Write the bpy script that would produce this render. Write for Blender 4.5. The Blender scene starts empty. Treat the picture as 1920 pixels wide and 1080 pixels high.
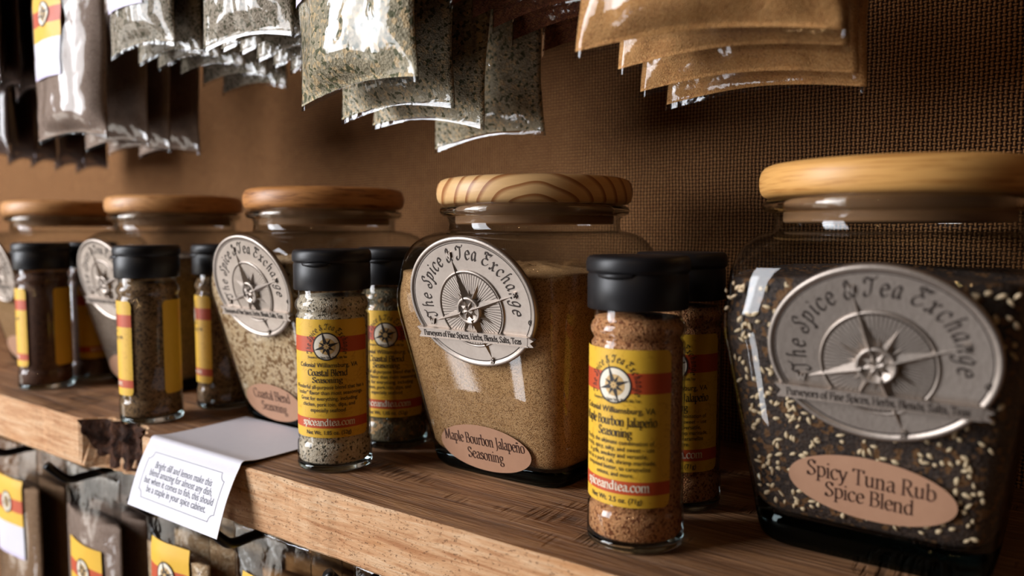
import bpy, math, random
from mathutils import Vector, Matrix, noise

S = bpy.context.scene
COL = S.collection
R_ = math.radians
random.seed(7)

# ------------------------------------------------------------------ camera
F_PX = 1450.0
PITCH = math.atan(109.0 / F_PX)
TH = math.atan(2010.0 / F_PX * math.cos(PITCH))
CAM = Vector((0.0, 0.0, 0.1304))
ax = Vector((-math.cos(TH), math.sin(TH), 0))
rt = Vector((math.sin(TH), math.cos(TH), 0))
fw = Vector((ax.x * math.cos(PITCH), ax.y * math.cos(PITCH), -math.sin(PITCH)))
up = rt.cross(fw)
cd = bpy.data.cameras.new('camera')
cam = bpy.data.objects.new('camera', cd)
COL.objects.link(cam)
cam.matrix_world = Matrix(((rt.x, up.x, -fw.x, CAM.x), (rt.y, up.y, -fw.y, CAM.y), (rt.z, up.z, -fw.z, CAM.z), (0, 0, 0, 1)))
cd.sensor_width = 36.0
cd.lens = F_PX / 1920.0 * 36.0
cd.clip_start = 0.01
cd.clip_end = 30
cd.dof.use_dof = True
cd.dof.focus_distance = 0.378
cd.dof.aperture_fstop = 5.6
S.camera = cam

# ------------------------------------------------------------------ light
S.view_settings.view_transform = 'Standard'
S.view_settings.look = 'None'
S.view_settings.gamma = 1.0
S.view_settings.exposure = 0.3
w = bpy.data.worlds.new('world')
S.world = w
w.use_nodes = True
w.node_tree.nodes['Background'].inputs[0].default_value = (0.55, 0.42, 0.36, 1)
w.node_tree.nodes['Background'].inputs[1].default_value = 0.03


def area(name, loc, tgt, sx, sy, power, col):
    d = bpy.data.lights.new(name, 'AREA')
    d.shape = 'RECTANGLE'
    d.size, d.size_y, d.energy, d.color = sx, sy, power, col
    o = bpy.data.objects.new(name, d)
    COL.objects.link(o)
    o.location = loc
    o.rotation_euler = (Vector(tgt) - Vector(loc)).to_track_quat('-Z', 'Y').to_euler()
    return o


def bulb(name, loc, power, r, col):
    d = bpy.data.lights.new(name, 'POINT')
    d.energy, d.shadow_soft_size, d.color = power, r, col
    o = bpy.data.objects.new(name, d)
    COL.objects.link(o)
    o.location = loc


area('window_daylight', (-1.75, -1.30, 0.75), (-0.35, 0.3, 0.05), 1.0, 1.7, 56, (0.95, 0.96, 1.0))
area('far_window_daylight', (-2.7, -1.75, 0.70), (-0.45, 0.3, 0.05), 0.7, 1.5, 30, (0.92, 0.95, 1.0))
area('door_pane_daylight', (-1.23, -1.05, -1.10), (-0.22, 0.30, 0.06), 0.20, 0.80, 4.0, (0.97, 0.97, 1.0))
area('door_side_daylight', (-1.67, -1.05, -1.22), (-0.24, 0.30, 0.04), 0.06, 0.30, 0.45, (0.97, 0.97, 1.0))
area('floor_bounce_fill', (-2.75, -1.10, -0.62), (-0.42, 0.30, 0.08), 0.9, 0.9, 6.5, (1.0, 0.94, 0.86))  # added panel for a sunlit floor patch, brightens the medallions; not a window
for i, (x, y, z) in enumerate(((0.25, -1.7, 1.15), (0.75, -1.9, 1.2), (-0.25, -2.3, 1.3), (0.5, -2.6, 1.35))):
    bulb('pendant_bulb', (x, y, z), 2.0, 0.03, (1.0, 0.62, 0.28))

c = S.cycles
c.max_bounces = 14
c.transparent_max_bounces = 24
c.transmission_bounces = 10
c.glossy_bounces = 5
c.diffuse_bounces = 4
c.sample_clamp_indirect = 4.0
c.caustics_reflective = False
c.caustics_refractive = True
c.blur_glossy = 0.6


# ------------------------------------------------------------------ materials
def srgb(r, g, b):
    f = lambda v: v / 12.92 if v <= 0.04045 else ((v + 0.055) / 1.055) ** 2.4
    return (f(r / 255), f(g / 255), f(b / 255), 1)


class NT:
    def __init__(s, name):
        s.m = bpy.data.materials.new(name)
        s.m.use_nodes = True
        s.t = s.m.node_tree
        s.t.nodes.clear()
        s.out = s.n('ShaderNodeOutputMaterial')

    def n(s, typ, **kw):
        nd = s.t.nodes.new(typ)
        for k, v in kw.items():
            if k.startswith('i_'):
                nd.inputs[k[2:].replace('_', ' ')].default_value = v
            else:
                setattr(nd, k, v)
        return nd

    def l(s, a, b):
        s.t.links.new(a, b)

    def math(s, op, a, b=None, clamp=False):
        nd = s.n('ShaderNodeMath', operation=op, use_clamp=clamp)
        for i, v in enumerate((a, b)):
            if v is None:
                continue
            if isinstance(v, (int, float)):
                nd.inputs[i].default_value = v
            else:
                s.l(v, nd.inputs[i])
        return nd.outputs[0]

    def ramp(s, fac, stops, interp='LINEAR'):
        nd = s.n('ShaderNodeValToRGB')
        cr = nd.color_ramp
        cr.interpolation = interp
        while len(cr.elements) < len(stops):
            cr.elements.new(0.5)
        for e, (p, cl) in zip(cr.elements, stops):
            e.position, e.color = p, cl
        s.l(fac, nd.inputs[0])
        return nd.outputs[0]

    def mix(s, fac, a, b, blend='MIX'):
        nd = s.n('ShaderNodeMix', data_type='RGBA', blend_type=blend)
        for sock, v in ((nd.inputs[0], fac), (nd.inputs[6], a), (nd.inputs[7], b)):
            if isinstance(v, (int, float, tuple)):
                sock.default_value = v
            else:
                s.l(v, sock)
        return nd.outputs[2]

    def coord(s, scale=(1, 1, 1), loc=(0, 0, 0), rot=(0, 0, 0)):
        tc = s.n('ShaderNodeTexCoord')
        mp = s.n('ShaderNodeMapping')
        mp.inputs['Scale'].default_value = scale
        mp.inputs['Location'].default_value = loc
        mp.inputs['Rotation'].default_value = rot
        s.l(tc.outputs['Object'], mp.inputs[0])
        return mp.outputs[0]

    def noise(s, vec, scale, detail=3, rough=0.55, dist=0.0):
        nd = s.n('ShaderNodeTexNoise')
        nd.inputs['Scale'].default_value = scale
        nd.inputs['Detail'].default_value = detail
        nd.inputs['Roughness'].default_value = rough
        nd.inputs['Distortion'].default_value = dist
        s.l(vec, nd.inputs['Vector'])
        return nd.outputs[0]

    def bsdf(s, color, rough=0.6, metal=0.0, height=None, bump=0.5, dist=0.001, spec=0.5, coat=0.0, coat_rough=0.1):
        p = s.n('ShaderNodeBsdfPrincipled')
        for sock, v in ((p.inputs['Base Color'], color), (p.inputs['Roughness'], rough)):
            if isinstance(v, (int, float, tuple)):
                sock.default_value = v
            else:
                s.l(v, sock)
        p.inputs['Metallic'].default_value = metal
        p.inputs['Specular IOR Level'].default_value = spec
        p.inputs['Coat Weight'].default_value = coat
        p.inputs['Coat Roughness'].default_value = coat_rough
        if height is not None:
            b = s.n('ShaderNodeBump')
            b.inputs['Strength'].default_value = bump
            b.inputs['Distance'].default_value = dist
            s.l(height, b.inputs['Height'])
            s.l(b.outputs[0], p.inputs['Normal'])
        s.l(p.outputs[0], s.out.inputs[0])
        return p


def plain(name, col, rough=0.6, metal=0.0, spec=0.5, coat=0.0):
    t = NT(name)
    t.bsdf(col, rough, metal, spec=spec, coat=coat)
    return t.m


def clear_mat(name, tint, edge, rough, f0=0.045, power=5.0, bump=None):
    """thin clear wall: straight-through light plus Fresnel-weighted gloss"""
    t = NT(name)
    lw = t.n('ShaderNodeLayerWeight')
    lw.inputs[0].default_value = 0.5
    fac = t.math('POWER', lw.outputs['Facing'], power)
    fac = t.math('ADD', t.math('MULTIPLY', fac, 0.9), f0, True)
    e = t.math('POWER', lw.outputs['Facing'], 3.0)
    tr = t.n('ShaderNodeBsdfTransparent')
    t.l(t.mix(e, tint, edge), tr.inputs[0])
    gl = t.n('ShaderNodeBsdfGlossy')
    gl.inputs['Roughness'].default_value = rough
    if bump:
        co = t.coord()
        h = t.noise(co, bump[0], 2.0, 0.5, 0.6)
        b = t.n('ShaderNodeBump')
        b.inputs['Strength'].default_value = bump[1]
        b.inputs['Distance'].default_value = bump[2]
        t.l(h, b.inputs['Height'])
        t.l(b.outputs[0], gl.inputs['Normal'])
        t.l(b.outputs[0], lw.inputs['Normal'])
    mx = t.n('ShaderNodeMixShader')
    t.l(fac, mx.inputs[0])
    t.l(tr.outputs[0], mx.inputs[1])
    t.l(gl.outputs[0], mx.inputs[2])
    t.l(mx.outputs[0], t.out.inputs[0])
    return t.m


def solid_glass(name, col):
    t = NT(name)
    g = t.n('ShaderNodeBsdfGlass')
    g.inputs['Color'].default_value = col
    g.inputs['IOR'].default_value = 1.5
    g.inputs['Roughness'].default_value = 0.02
    t.l(g.outputs[0], t.out.inputs[0])
    return t.m


def burlap():
    t = NT('burlap')
    tc = t.n('ShaderNodeTexCoord')
    wob = t.n('ShaderNodeTexNoise')
    wob.inputs['Scale'].default_value = 45
    wob.inputs['Detail'].default_value = 2
    t.l(tc.outputs['Object'], wob.inputs['Vector'])
    sep = t.n('ShaderNodeSeparateXYZ')
    t.l(tc.outputs['Object'], sep.inputs[0])
    sw = t.n('ShaderNodeSeparateColor')
    t.l(wob.outputs['Color'], sw.inputs[0])
    x = t.math('ADD', sep.outputs[0], t.math('MULTIPLY', t.math('SUBTRACT', sw.outputs[0], 0.5), 0.0022))
    z = t.math('ADD', sep.outputs[2], t.math('MULTIPLY', t.math('SUBTRACT', sw.outputs[1], 0.5), 0.0022))
    sx = t.math('SINE', t.math('MULTIPLY', x, math.pi / 0.0022))
    sz = t.math('SINE', t.math('MULTIPLY', z, math.pi / 0.0021))
    ax_, az_ = t.math('ABSOLUTE', sx), t.math('ABSOLUTE', sz)
    gx, gz = t.math('SIGN', sx), t.math('SIGN', sz)
    hv = t.math('MULTIPLY', t.math('POWER', ax_, 1.3), t.math('ADD', 0.62, t.math('MULTIPLY', 0.38, t.math('MULTIPLY', gx, sz))))
    hh = t.math('MULTIPLY', t.math('POWER', az_, 1.6), t.math('SUBTRACT', 0.5, t.math('MULTIPLY', 0.38, t.math('MULTIPLY', gz, sx))))
    h = t.math('MAXIMUM', hv, hh)
    co = t.coord((1, 1, 1))
    fine = t.noise(co, 900, 3, 0.7)
    big = t.noise(co, 160, 3, 0.6)
    strand = t.mix(big, srgb(172, 116, 70), srgb(218, 160, 104))
    strand = t.mix(t.math('MULTIPLY', fine, 0.5), strand, srgb(110, 74, 46))
    colr = t.mix(t.ramp(h, ((0.34, (0, 0, 0, 1)), (0.66, (1, 1, 1, 1)))), srgb(50, 32, 22), strand)
    hgt = t.math('ADD', h, t.math('MULTIPLY', fine, 0.25))
    t.bsdf(colr, 0.9, 0, hgt, 1.0, 0.0011, 0.15)
    return t.m


def wood_top():
    t = NT('stained_shaded_shelf_wood')  # darker than the front edge: stain, plus some shade put into the colour
    co = t.coord((1.6, 26, 26))
    g = t.noise(co, 6, 5, 0.6, 1.2)
    co2 = t.coord((5, 170, 170))
    f = t.noise(co2, 6, 3, 0.6, 0.3)
    b = t.noise(t.coord((1, 1, 1)), 9, 3, 0.6)
    saw = t.noise(t.coord((330, 26, 10)), 1.0, 2, 0.5)
    patch = t.ramp(t.noise(t.coord((14, 22, 20)), 1.0, 2, 0.5), ((0.56, (0, 0, 0, 1)), (0.64, (1, 1, 1, 1))))
    col = t.ramp(g, ((0.3, srgb(104, 69, 42)), (0.5, srgb(164, 116, 76)), (0.7, srgb(200, 150, 104))))
    col = t.mix(t.math('MULTIPLY', f, 0.4), col, srgb(84, 54, 33))
    col = t.mix(t.ramp(b, ((0.35, (0, 0, 0, 1)), (0.75, (0.4, 0.4, 0.4, 1)))), col, srgb(96, 62, 38))
    sawm = t.math('MULTIPLY', patch, t.ramp(saw, ((0.45, (0, 0, 0, 1)), (0.6, (1, 1, 1, 1)))))
    col = t.mix(t.math('MULTIPLY', sawm, 0.6), col, srgb(48, 30, 18))
    h = t.math('ADD', t.math('ADD', g, t.math('MULTIPLY', f, 0.35)), t.math('MULTIPLY', sawm, -0.5))
    t.bsdf(col, 0.55, 0, h, 1.0, 0.003, 0.4)
    return t.m


def wood_front():
    t = NT('raw_lit_shelf_wood')  # raw sawn wood, its paleness partly the stronger front light put into the colour
    g = t.noise(t.coord((4, 60, 60)), 5, 5, 0.62, 0.8)
    f = t.noise(t.coord((60, 300, 300)), 4, 4, 0.7)
    b = t.noise(t.coord((10, 40, 40)), 1, 3, 0.6)
    pits = t.ramp(t.noise(t.coord((520, 900, 900)), 1, 3, 0.6), ((0.3, (1, 1, 1, 1)), (0.4, (0, 0, 0, 1))))
    col = t.ramp(g, ((0.3, srgb(176, 120, 76)), (0.48, srgb(220, 172, 126)), (0.68, srgb(240, 206, 166))))
    col = t.mix(t.ramp(b, ((0.55, (0, 0, 0, 1)), (0.8, (0.7, 0.7, 0.7, 1)))), col, srgb(206, 136, 66))
    col = t.mix(t.math('MULTIPLY', f, 0.5), col, srgb(156, 102, 62))
    col = t.mix(t.math('MULTIPLY', pits, 0.65), col, srgb(104, 66, 42))
    h = t.math('ADD', t.math('ADD', g, t.math('MULTIPLY', f, 0.6)), t.math('MULTIPLY', pits, -0.7))
    t.bsdf(col, 0.7, 0, h, 0.6, 0.001, 0.3)
    return t.m


def bark():
    t = NT('bark')
    g = t.noise(t.coord((1, 1, 1)), 120, 5, 0.7, 0.5)
    col = t.ramp(g, ((0.35, srgb(30, 17, 10)), (0.55, srgb(72, 42, 25)), (0.75, srgb(122, 80, 50))))
    t.bsdf(col, 0.85, 0, g, 1.0, 0.004, 0.2)
    return t.m


def lid_wood(name, mode, base, dark):
    t = NT(name)
    if mode == 'rings':      # wide plain-sawn rings
        co = t.coord((1, 1, 1), (0.0, 0.062, -0.128), (0, 0.0, 0))
        sep = t.n('ShaderNodeSeparateXYZ')
        t.l(co, sep.inputs[0])
        rr = t.math('SQRT', t.math('ADD', t.math('POWER', sep.outputs[0], 2), t.math('POWER', t.math('MULTIPLY', sep.outputs[2], 1.0), 2)))
        wob = t.noise(co, 18, 2, 0.5)
        v = t.math('ADD', t.math('MULTIPLY', rr, 150), t.math('MULTIPLY', wob, 2.2))
        fr = t.math('FRACT', v)
        col = t.ramp(fr, ((0.0, base), (0.62, base), (0.86, dark), (0.97, dark), (1.0, base)))
    else:
        sc = {'fine': (18, 18, 420), 'diag': (30, 30, 300), 'plain': (40, 40, 260)}[mode]
        rot = {'fine': (0.02, 0.06, 0), 'diag': (0.5, 0.55, 0.3), 'plain': (0.1, 0.12, 0)}[mode]
        co = t.coord(sc, (0, 0, 0), rot)
        g = t.noise(co, 1.6, 4, 0.6, 0.6)
        col = t.ramp(g, ((0.3, dark), (0.5, base), (0.75, base)))
    f = t.noise(t.coord((60, 60, 500)), 1.5, 3, 0.6)
    col = t.mix(t.math('MULTIPLY', f, 0.3), col, dark)
    t.bsdf(col, 0.42, 0, f, 0.12, 0.0006, 0.4)
    return t.m


def spice(name, base, light, dark, scale, fleck=None, fscale=500, fthr=0.4, coat=0.0, gloss=0.7):
    t = NT(name)
    co = t.coord()
    v = t.n('ShaderNodeTexVoronoi')
    v.inputs['Scale'].default_value = scale
    t.l(co, v.inputs['Vector'])
    sc = t.n('ShaderNodeSeparateColor')
    t.l(v.outputs['Color'], sc.inputs[0])
    col = t.ramp(sc.outputs[0], ((0.0, dark), (0.3, base), (0.7, base), (1.0, light)))
    big = t.noise(co, scale / 12.0, 3, 0.6)
    col = t.mix(t.ramp(big, ((0.35, (0, 0, 0, 1)), (0.7, (0.45, 0.45, 0.45, 1)))), col, light)
    if fleck:
        v2 = t.n('ShaderNodeTexVoronoi')
        v2.inputs['Scale'].default_value = fscale
        v2.inputs['Randomness'].default_value = 1.0
        wv = t.n('ShaderNodeVectorMath', operation='ADD')
        nz = t.n('ShaderNodeTexNoise')
        nz.inputs['Scale'].default_value = fscale * 0.7
        t.l(co, nz.inputs['Vector'])
        sm = t.n('ShaderNodeVectorMath', operation='SCALE')
        sm.inputs['Scale'].default_value = 0.7 / fscale
        t.l(nz.outputs['Color'], sm.inputs[0])
        t.l(co, wv.inputs[0])
        t.l(sm.outputs[0], wv.inputs[1])
        t.l(wv.outputs[0], v2.inputs['Vector'])
        s2 = t.n('ShaderNodeSeparateColor')
        t.l(v2.outputs['Color'], s2.inputs[0])
        msk = t.ramp(s2.outputs[1], ((fthr - 0.02, (1, 1, 1, 1)), (fthr, (0, 0, 0, 1))))
        fcol = t.ramp(s2.outputs[2], tuple((i / max(1, len(fleck) - 1), f) for i, f in enumerate(fleck)), 'CONSTANT')
        col = t.mix(msk, col, fcol)
    h = t.math('ADD', v.outputs['Distance'], t.math('MULTIPLY', big, 0.4))
    t.bsdf(col, gloss, 0, h, 0.5, 0.0008, 0.25, coat, 0.09)
    return t.m


def pewter():
    t = NT('pewter')
    n = t.noise(t.coord((260, 90, 260)), 2, 4, 0.7)
    b = t.noise(t.coord(), 90, 3, 0.6)
    col = t.mix(b, srgb(168, 155, 144), srgb(196, 184, 173))
    col = t.mix(t.math('MULTIPLY', n, 0.35), col, srgb(128, 116, 108))
    t.bsdf(col, 0.46, 0.92, n, 0.25, 0.0004, 0.5)
    return t.m


def paper(name, c1, c2, lines=None):
    t = NT(name)
    n = t.noise(t.coord(), 260, 3, 0.6)
    col = t.mix(n, c1, c2)
    if lines:
        m = t.noise(t.coord((1, 1, 1)), 70, 4, 0.6, 1.0)
        band = t.ramp(m, ((0.475, (0, 0, 0, 1)), (0.49, (1, 1, 1, 1)), (0.505, (0, 0, 0, 1))))
        col = t.mix(t.math('MULTIPLY', band, 0.6), col, lines)
    t.bsdf(col, 0.5, 0, n, 0.08, 0.0003, 0.35)
    return t.m


M = {}
M['burlap'] = burlap()
M['wood_top'] = wood_top()
M['wood_front'] = wood_front()
M['bark'] = bark()
M['floor'] = plain('floor_boards', srgb(62, 44, 32), 0.5)
M['lid_a'] = lid_wood('ringed_pine', 'rings', srgb(228, 184, 126), srgb(158, 102, 56))
M['lid_b'] = lid_wood('straight_pine', 'fine', srgb(226, 170, 98), srgb(176, 118, 58))
M['lid_c'] = lid_wood('oiled_oak', 'diag', srgb(196, 134, 76), srgb(122, 72, 36))
M['lid_d'] = lid_wood('pale_oak', 'plain', srgb(214, 156, 98), srgb(158, 102, 56))
M['glass'] = clear_mat('clear_glass', (0.93, 0.94, 0.93, 1), (0.25, 0.26, 0.25, 1), 0.04)
M['glass_thin'] = clear_mat('shaker_glass', (0.95, 0.95, 0.94, 1), (0.35, 0.35, 0.34, 1), 0.03)
M['base_glass'] = solid_glass('thick_glass', (0.30, 0.36, 0.36, 1))
M['shaker_base'] = solid_glass('shaker_base_glass', (0.78, 0.82, 0.82, 1))
M['rim_glass'] = solid_glass('rim_glass', (0.96, 0.95, 0.92, 1))
M['film'] = clear_mat('plastic_film', (0.94, 0.94, 0.94, 1), (0.7, 0.68, 0.66, 1), 0.085, 0.04, 4.5, (110, 0.3, 0.0012))
M['film_front'] = M['film']
M['pewter'] = pewter()
M['patina'] = plain('dark_patina', srgb(62, 52, 46), 0.6, 0.5)
M['patina_field'] = plain('grey_patina', srgb(96, 86, 79), 0.55, 0.7)
M['plug'] = plain('plug_wood', srgb(150, 110, 74), 0.6)
M['black_cap'] = plain('black_plastic', srgb(24, 22, 24), 0.42, 0, 0.35)
M['black_metal'] = plain('black_metal', srgb(20, 19, 20), 0.35, 0.3, 0.5)
M['kraft'] = paper('kraft_paper', srgb(184, 142, 114), srgb(172, 130, 103))
M['yellow'] = paper('yellow_paper', srgb(228, 182, 58), srgb(222, 172, 48), srgb(186, 132, 30))
M['yellow_plain'] = paper('plain_yellow_paper', srgb(230, 182, 56), srgb(224, 172, 46))
M['red'] = paper('brick_red_print', srgb(196, 82, 42), srgb(184, 72, 36))
M['white'] = paper('white_paper', srgb(218, 214, 220), srgb(210, 206, 213))
M['lilac'] = plain('lilac_print', srgb(206, 196, 222), 0.5)
M['cream'] = plain('cream_print', srgb(238, 226, 204), 0.5)
M['tan'] = plain('tan_print', srgb(206, 168, 108), 0.5)
M['ink'] = plain('black_ink', srgb(34, 26, 20), 0.55)
M['ink_brown'] = plain('brown_ink', srgb(62, 36, 28), 0.55)
M['ink_grey'] = plain('grey_ink', srgb(70, 72, 88), 0.6)
M['ink_white'] = plain('white_ink', srgb(240, 226, 200), 0.5)
M['seed'] = plain('sesame_seed', srgb(222, 196, 158), 0.5)
# what the jars, shakers and bags hold
M['maple'] = spice('maple_rub', srgb(188, 142, 92), srgb(212, 170, 120), srgb(132, 92, 54), 2300, (srgb(138, 98, 58), srgb(222, 184, 136)), 1900, 0.2)
M['coastal'] = spice('coastal_blend', srgb(206, 172, 130), srgb(232, 208, 172), srgb(156, 116, 78), 900, (srgb(140, 104, 68), srgb(238, 216, 184)), 520, 0.3)
M['tuna'] = spice('tuna_rub', srgb(50, 42, 40), srgb(84, 68, 58), srgb(26, 22, 22), 700, (srgb(110, 78, 50), srgb(70, 60, 56)), 460, 0.2)
M['greyblend'] = spice('grey_blend', srgb(128, 110, 96), srgb(156, 138, 122), srgb(88, 72, 60), 800)
M['sh_coastal'] = spice('shaker_coastal', srgb(200, 184, 158), srgb(226, 214, 194), srgb(164, 144, 116), 1400, (srgb(76, 70, 54), srgb(120, 106, 80)), 1000, 0.17)
M['sh_herb'] = spice('shaker_herb', srgb(96, 88, 68), srgb(146, 132, 104), srgb(48, 46, 36), 700, (srgb(176, 140, 96), srgb(44, 44, 32)), 420, 0.22)
M['sh_maple'] = spice('shaker_maple', srgb(192, 130, 82), srgb(216, 164, 114), srgb(132, 80, 46), 1500, (srgb(122, 70, 38), srgb(224, 176, 128)), 1100, 0.22)
M['sh_brown'] = spice('shaker_brown', srgb(132, 100, 64), srgb(162, 128, 88), srgb(84, 60, 38), 1200, (srgb(74, 54, 32), srgb(176, 140, 92)), 900, 0.25)
M['sh_dark'] = spice('shaker_dark', srgb(92, 62, 46), srgb(118, 82, 62), srgb(56, 36, 27), 1000)
M['b_orange'] = spice('bag_orange', srgb(196, 140, 82), srgb(214, 164, 104), srgb(152, 100, 56), 1700)
M['b_red'] = spice('bag_red', srgb(128, 72, 46), srgb(150, 90, 58), srgb(76, 40, 24), 1200, (srgb(156, 98, 58), srgb(60, 32, 20)), 900, 0.2)
M['b_herb'] = spice('bag_herb', srgb(168, 156, 130), srgb(200, 188, 162), srgb(122, 114, 90), 1100, (srgb(96, 94, 68), srgb(208, 182, 142), srgb(128, 120, 92)), 620, 0.36)
M['b_herb_cut'] = spice('bag_herb_cut', srgb(160, 150, 124), srgb(198, 184, 154), srgb(112, 106, 82), 800, (srgb(98, 98, 70), srgb(206, 180, 138), srgb(128, 122, 92)), 480, 0.36)
M['b_grey'] = spice('bag_grey', srgb(164, 150, 130), srgb(190, 177, 157), srgb(120, 108, 90), 900, (srgb(104, 98, 76), srgb(204, 186, 156)), 700, 0.25)
M['b_taupe'] = spice('bag_taupe', srgb(158, 134, 118), srgb(172, 150, 134), srgb(126, 104, 90), 1300)
M['b_dark'] = spice('bag_dark', srgb(66, 42, 30), srgb(84, 56, 40), srgb(40, 25, 18), 1000)
M['b_tan'] = spice('bag_tan', srgb(186, 150, 108), srgb(214, 182, 142), srgb(136, 104, 72), 900, (srgb(222, 196, 160), srgb(122, 88, 56)), 500, 0.25)
M['b_brown'] = spice('bag_brown', srgb(150, 116, 84), srgb(168, 134, 102), srgb(108, 80, 56), 1400)


# ------------------------------------------------------------------ mesh helpers
class MB:
    def __init__(s):
        s.v, s.f, s.mi, s.sm = [], [], [], []

    def add(s, verts, faces, mi=0, smooth=True):
        k = len(s.v)
        s.v += [tuple(p) for p in verts]
        s.f += [tuple(i + k for i in f) for f in faces]
        s.mi += [mi] * len(faces)
        s.sm += [smooth] * len(faces)

    def map(s, fn):
        s.v = [tuple(fn(Vector(p))) for p in s.v]
        return s

    def obj(s, name, mats, parent=None):
        me = bpy.data.meshes.new(name)
        me.from_pydata(s.v, [], s.f)
        for m in (mats if isinstance(mats, (list, tuple)) else [mats]):
            me.materials.append(m)
        me.polygons.foreach_set('material_index', s.mi)
        me.polygons.foreach_set('use_smooth', s.sm)
        me.update()
        o = bpy.data.objects.new(name, me)
        COL.objects.link(o)
        if parent is not None:
            o.parent = parent
        return o


def lathe(mb, prof, n=64, mi=0, smooth=True, caps=(False, False)):
    vs, fs = [], []
    for r, z in prof:
        for i in range(n):
            a = 2 * math.pi * i / n
            vs.append((r * math.cos(a), r * math.sin(a), z))
    for j in range(len(prof) - 1):
        for i in range(n):
            k = (i + 1) % n
            fs.append((j * n + i, j * n + k, (j + 1) * n + k, (j + 1) * n + i))
    if caps[0]:
        fs.append(tuple(range(n))[::-1])
    if caps[1]:
        m = (len(prof) - 1) * n
        fs.append(tuple(m + i for i in range(n)))
    mb.add(vs, fs, mi, smooth)


def rings(mb, loops, mi=0, caps=(False, False), smooth=True):
    n = len(loops[0])
    vs = [p for lp in loops for p in lp]
    fs = []
    for j in range(len(loops) - 1):
        for i in range(n):
            k = (i + 1) % n
            fs.append((j * n + i, j * n + k, (j + 1) * n + k, (j + 1) * n + i))
    if caps[0]:
        fs.append(tuple(range(n))[::-1])
    if caps[1]:
        m = (len(loops) - 1) * n
        fs.append(tuple(m + i for i in range(n)))
    mb.add(vs, fs, mi, smooth)


def tube(mb, pts, r, n=10, mi=0):
    pts = [Vector(p) for p in pts]
    loops = []
    for i, p in enumerate(pts):
        d = (pts[min(i + 1, len(pts) - 1)] - pts[max(i - 1, 0)]).normalized()
        a = Vector((1, 0, 0)) if abs(d.x) < 0.9 else Vector((0, 0, 1))
        u = d.cross(a).normalized()
        v = d.cross(u)
        loops.append([p + r * (math.cos(2 * math.pi * k / n) * u + math.sin(2 * math.pi * k / n) * v) for k in range(n)])
    rings(mb, loops, mi, (True, True))


def box(mb, x0, x1, y0, y1, z0, z1, mi=0):
    vs = [(x, y, z) for x in (x0, x1) for y in (y0, y1) for z in (z0, z1)]
    fs = [(0, 1, 3, 2), (4, 6, 7, 5), (0, 4, 5, 1), (2, 3, 7, 6), (0, 2, 6, 4), (1, 5, 7, 3)]
    mb.add(vs, fs, mi, False)


def strip(mb, pts, z0, z1, mi=0):
    """prism over a 2-D convex polygon in (u, v)"""
    n = len(pts)
    vs = [(p[0], p[1], z0) for p in pts] + [(p[0], p[1], z1) for p in pts]
    fs = [tuple(range(n))[::-1], tuple(range(n, 2 * n))]
    fs += [(i, (i + 1) % n, n + (i + 1) % n, n + i) for i in range(n)]
    mb.add(vs, fs, mi, False)


def ring2d(mb, cx, cy, rx, ry, w, z0, z1, n=72, mi=0, a0=0, a1=360):
    loops = []
    for i in range(n + 1):
        a = R_(a0 + (a1 - a0) * i / n)
        c_, s_ = math.cos(a), math.sin(a)
        loops.append([(cx + (rx - w) * c_, cy + (ry - w) * s_, z0), (cx + (rx - w * .75) * c_, cy + (ry - w * .75) * s_, z1 - (z1 - z0) * .2),
                      (cx + (rx - w * .5) * c_, cy + (ry - w * .5) * s_, z1), (cx + (rx - w * .25) * c_, cy + (ry - w * .25) * s_, z1 - (z1 - z0) * .2),
                      (cx + rx * c_, cy + ry * s_, z0)])
    vs = [p for lp in loops for p in lp]
    fs = [(i * 5 + k, i * 5 + k + 1, i * 5 + k + 6, i * 5 + k + 5) for i in range(n) for k in range(4)]
    mb.add(vs, fs, mi, True)


def disc2d(mb, cx, cy, rx, ry, z, n=40, mi=0, m=8):
    vs = [(cx, cy, z)]
    for j in range(1, m + 1):
        vs += [(cx + rx * j / m * math.cos(2 * math.pi * i / n), cy + ry * j / m * math.sin(2 * math.pi * i / n), z) for i in range(n)]
    fs = [(0, 1 + i, 1 + (i + 1) % n) for i in range(n)]
    for j in range(m - 1):
        for i in range(n):
            k = (i + 1) % n
            fs.append((1 + j * n + i, 1 + (j + 1) * n + i, 1 + (j + 1) * n + k, 1 + j * n + k))
    mb.add(vs, fs, mi, False)


def empty(name, loc, label=None, cat=None, group=None, rz=0.0):
    o = bpy.data.objects.new(name, None)
    o.empty_display_size = 0.02
    COL.objects.link(o)
    o.location = loc
    o.rotation_euler = (0, 0, rz)
    tag(o, label, cat, group)
    return o


def tag(o, label=None, cat=None, group=None, kind=None):
    for k, v in (('label', label), ('category', cat), ('group', group), ('kind', kind)):
        if v:
            o[k] = v
    return o


def copy_tree(o, parent=None):
    q = o.copy()
    COL.objects.link(q)
    if parent is not None:
        q.parent = parent
    for ch in o.children:
        copy_tree(ch, q)
    return q


# ------------------------------------------------------------------ lettering
def cr(pts, n=6):
    """Catmull-Rom through pts"""
    if len(pts) < 3:
        return pts
    P = [pts[0]] + list(pts) + [pts[-1]]
    out = []
    for i in range(1, len(P) - 2):
        p0, p1, p2, p3 = P[i - 1], P[i], P[i + 1], P[i + 2]
        for k in range(n):
            t = k / n
            out.append(tuple(0.5 * (2 * p1[j] + (p2[j] - p0[j]) * t + (2 * p0[j] - 5 * p1[j] + 4 * p2[j] - p3[j]) * t * t
                                    + (3 * p1[j] - p0[j] - 3 * p2[j] + p3[j]) * t ** 3) for j in (0, 1)))
    out.append(pts[-1])
    return out


def G(adv, *st):
    return adv, st


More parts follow.
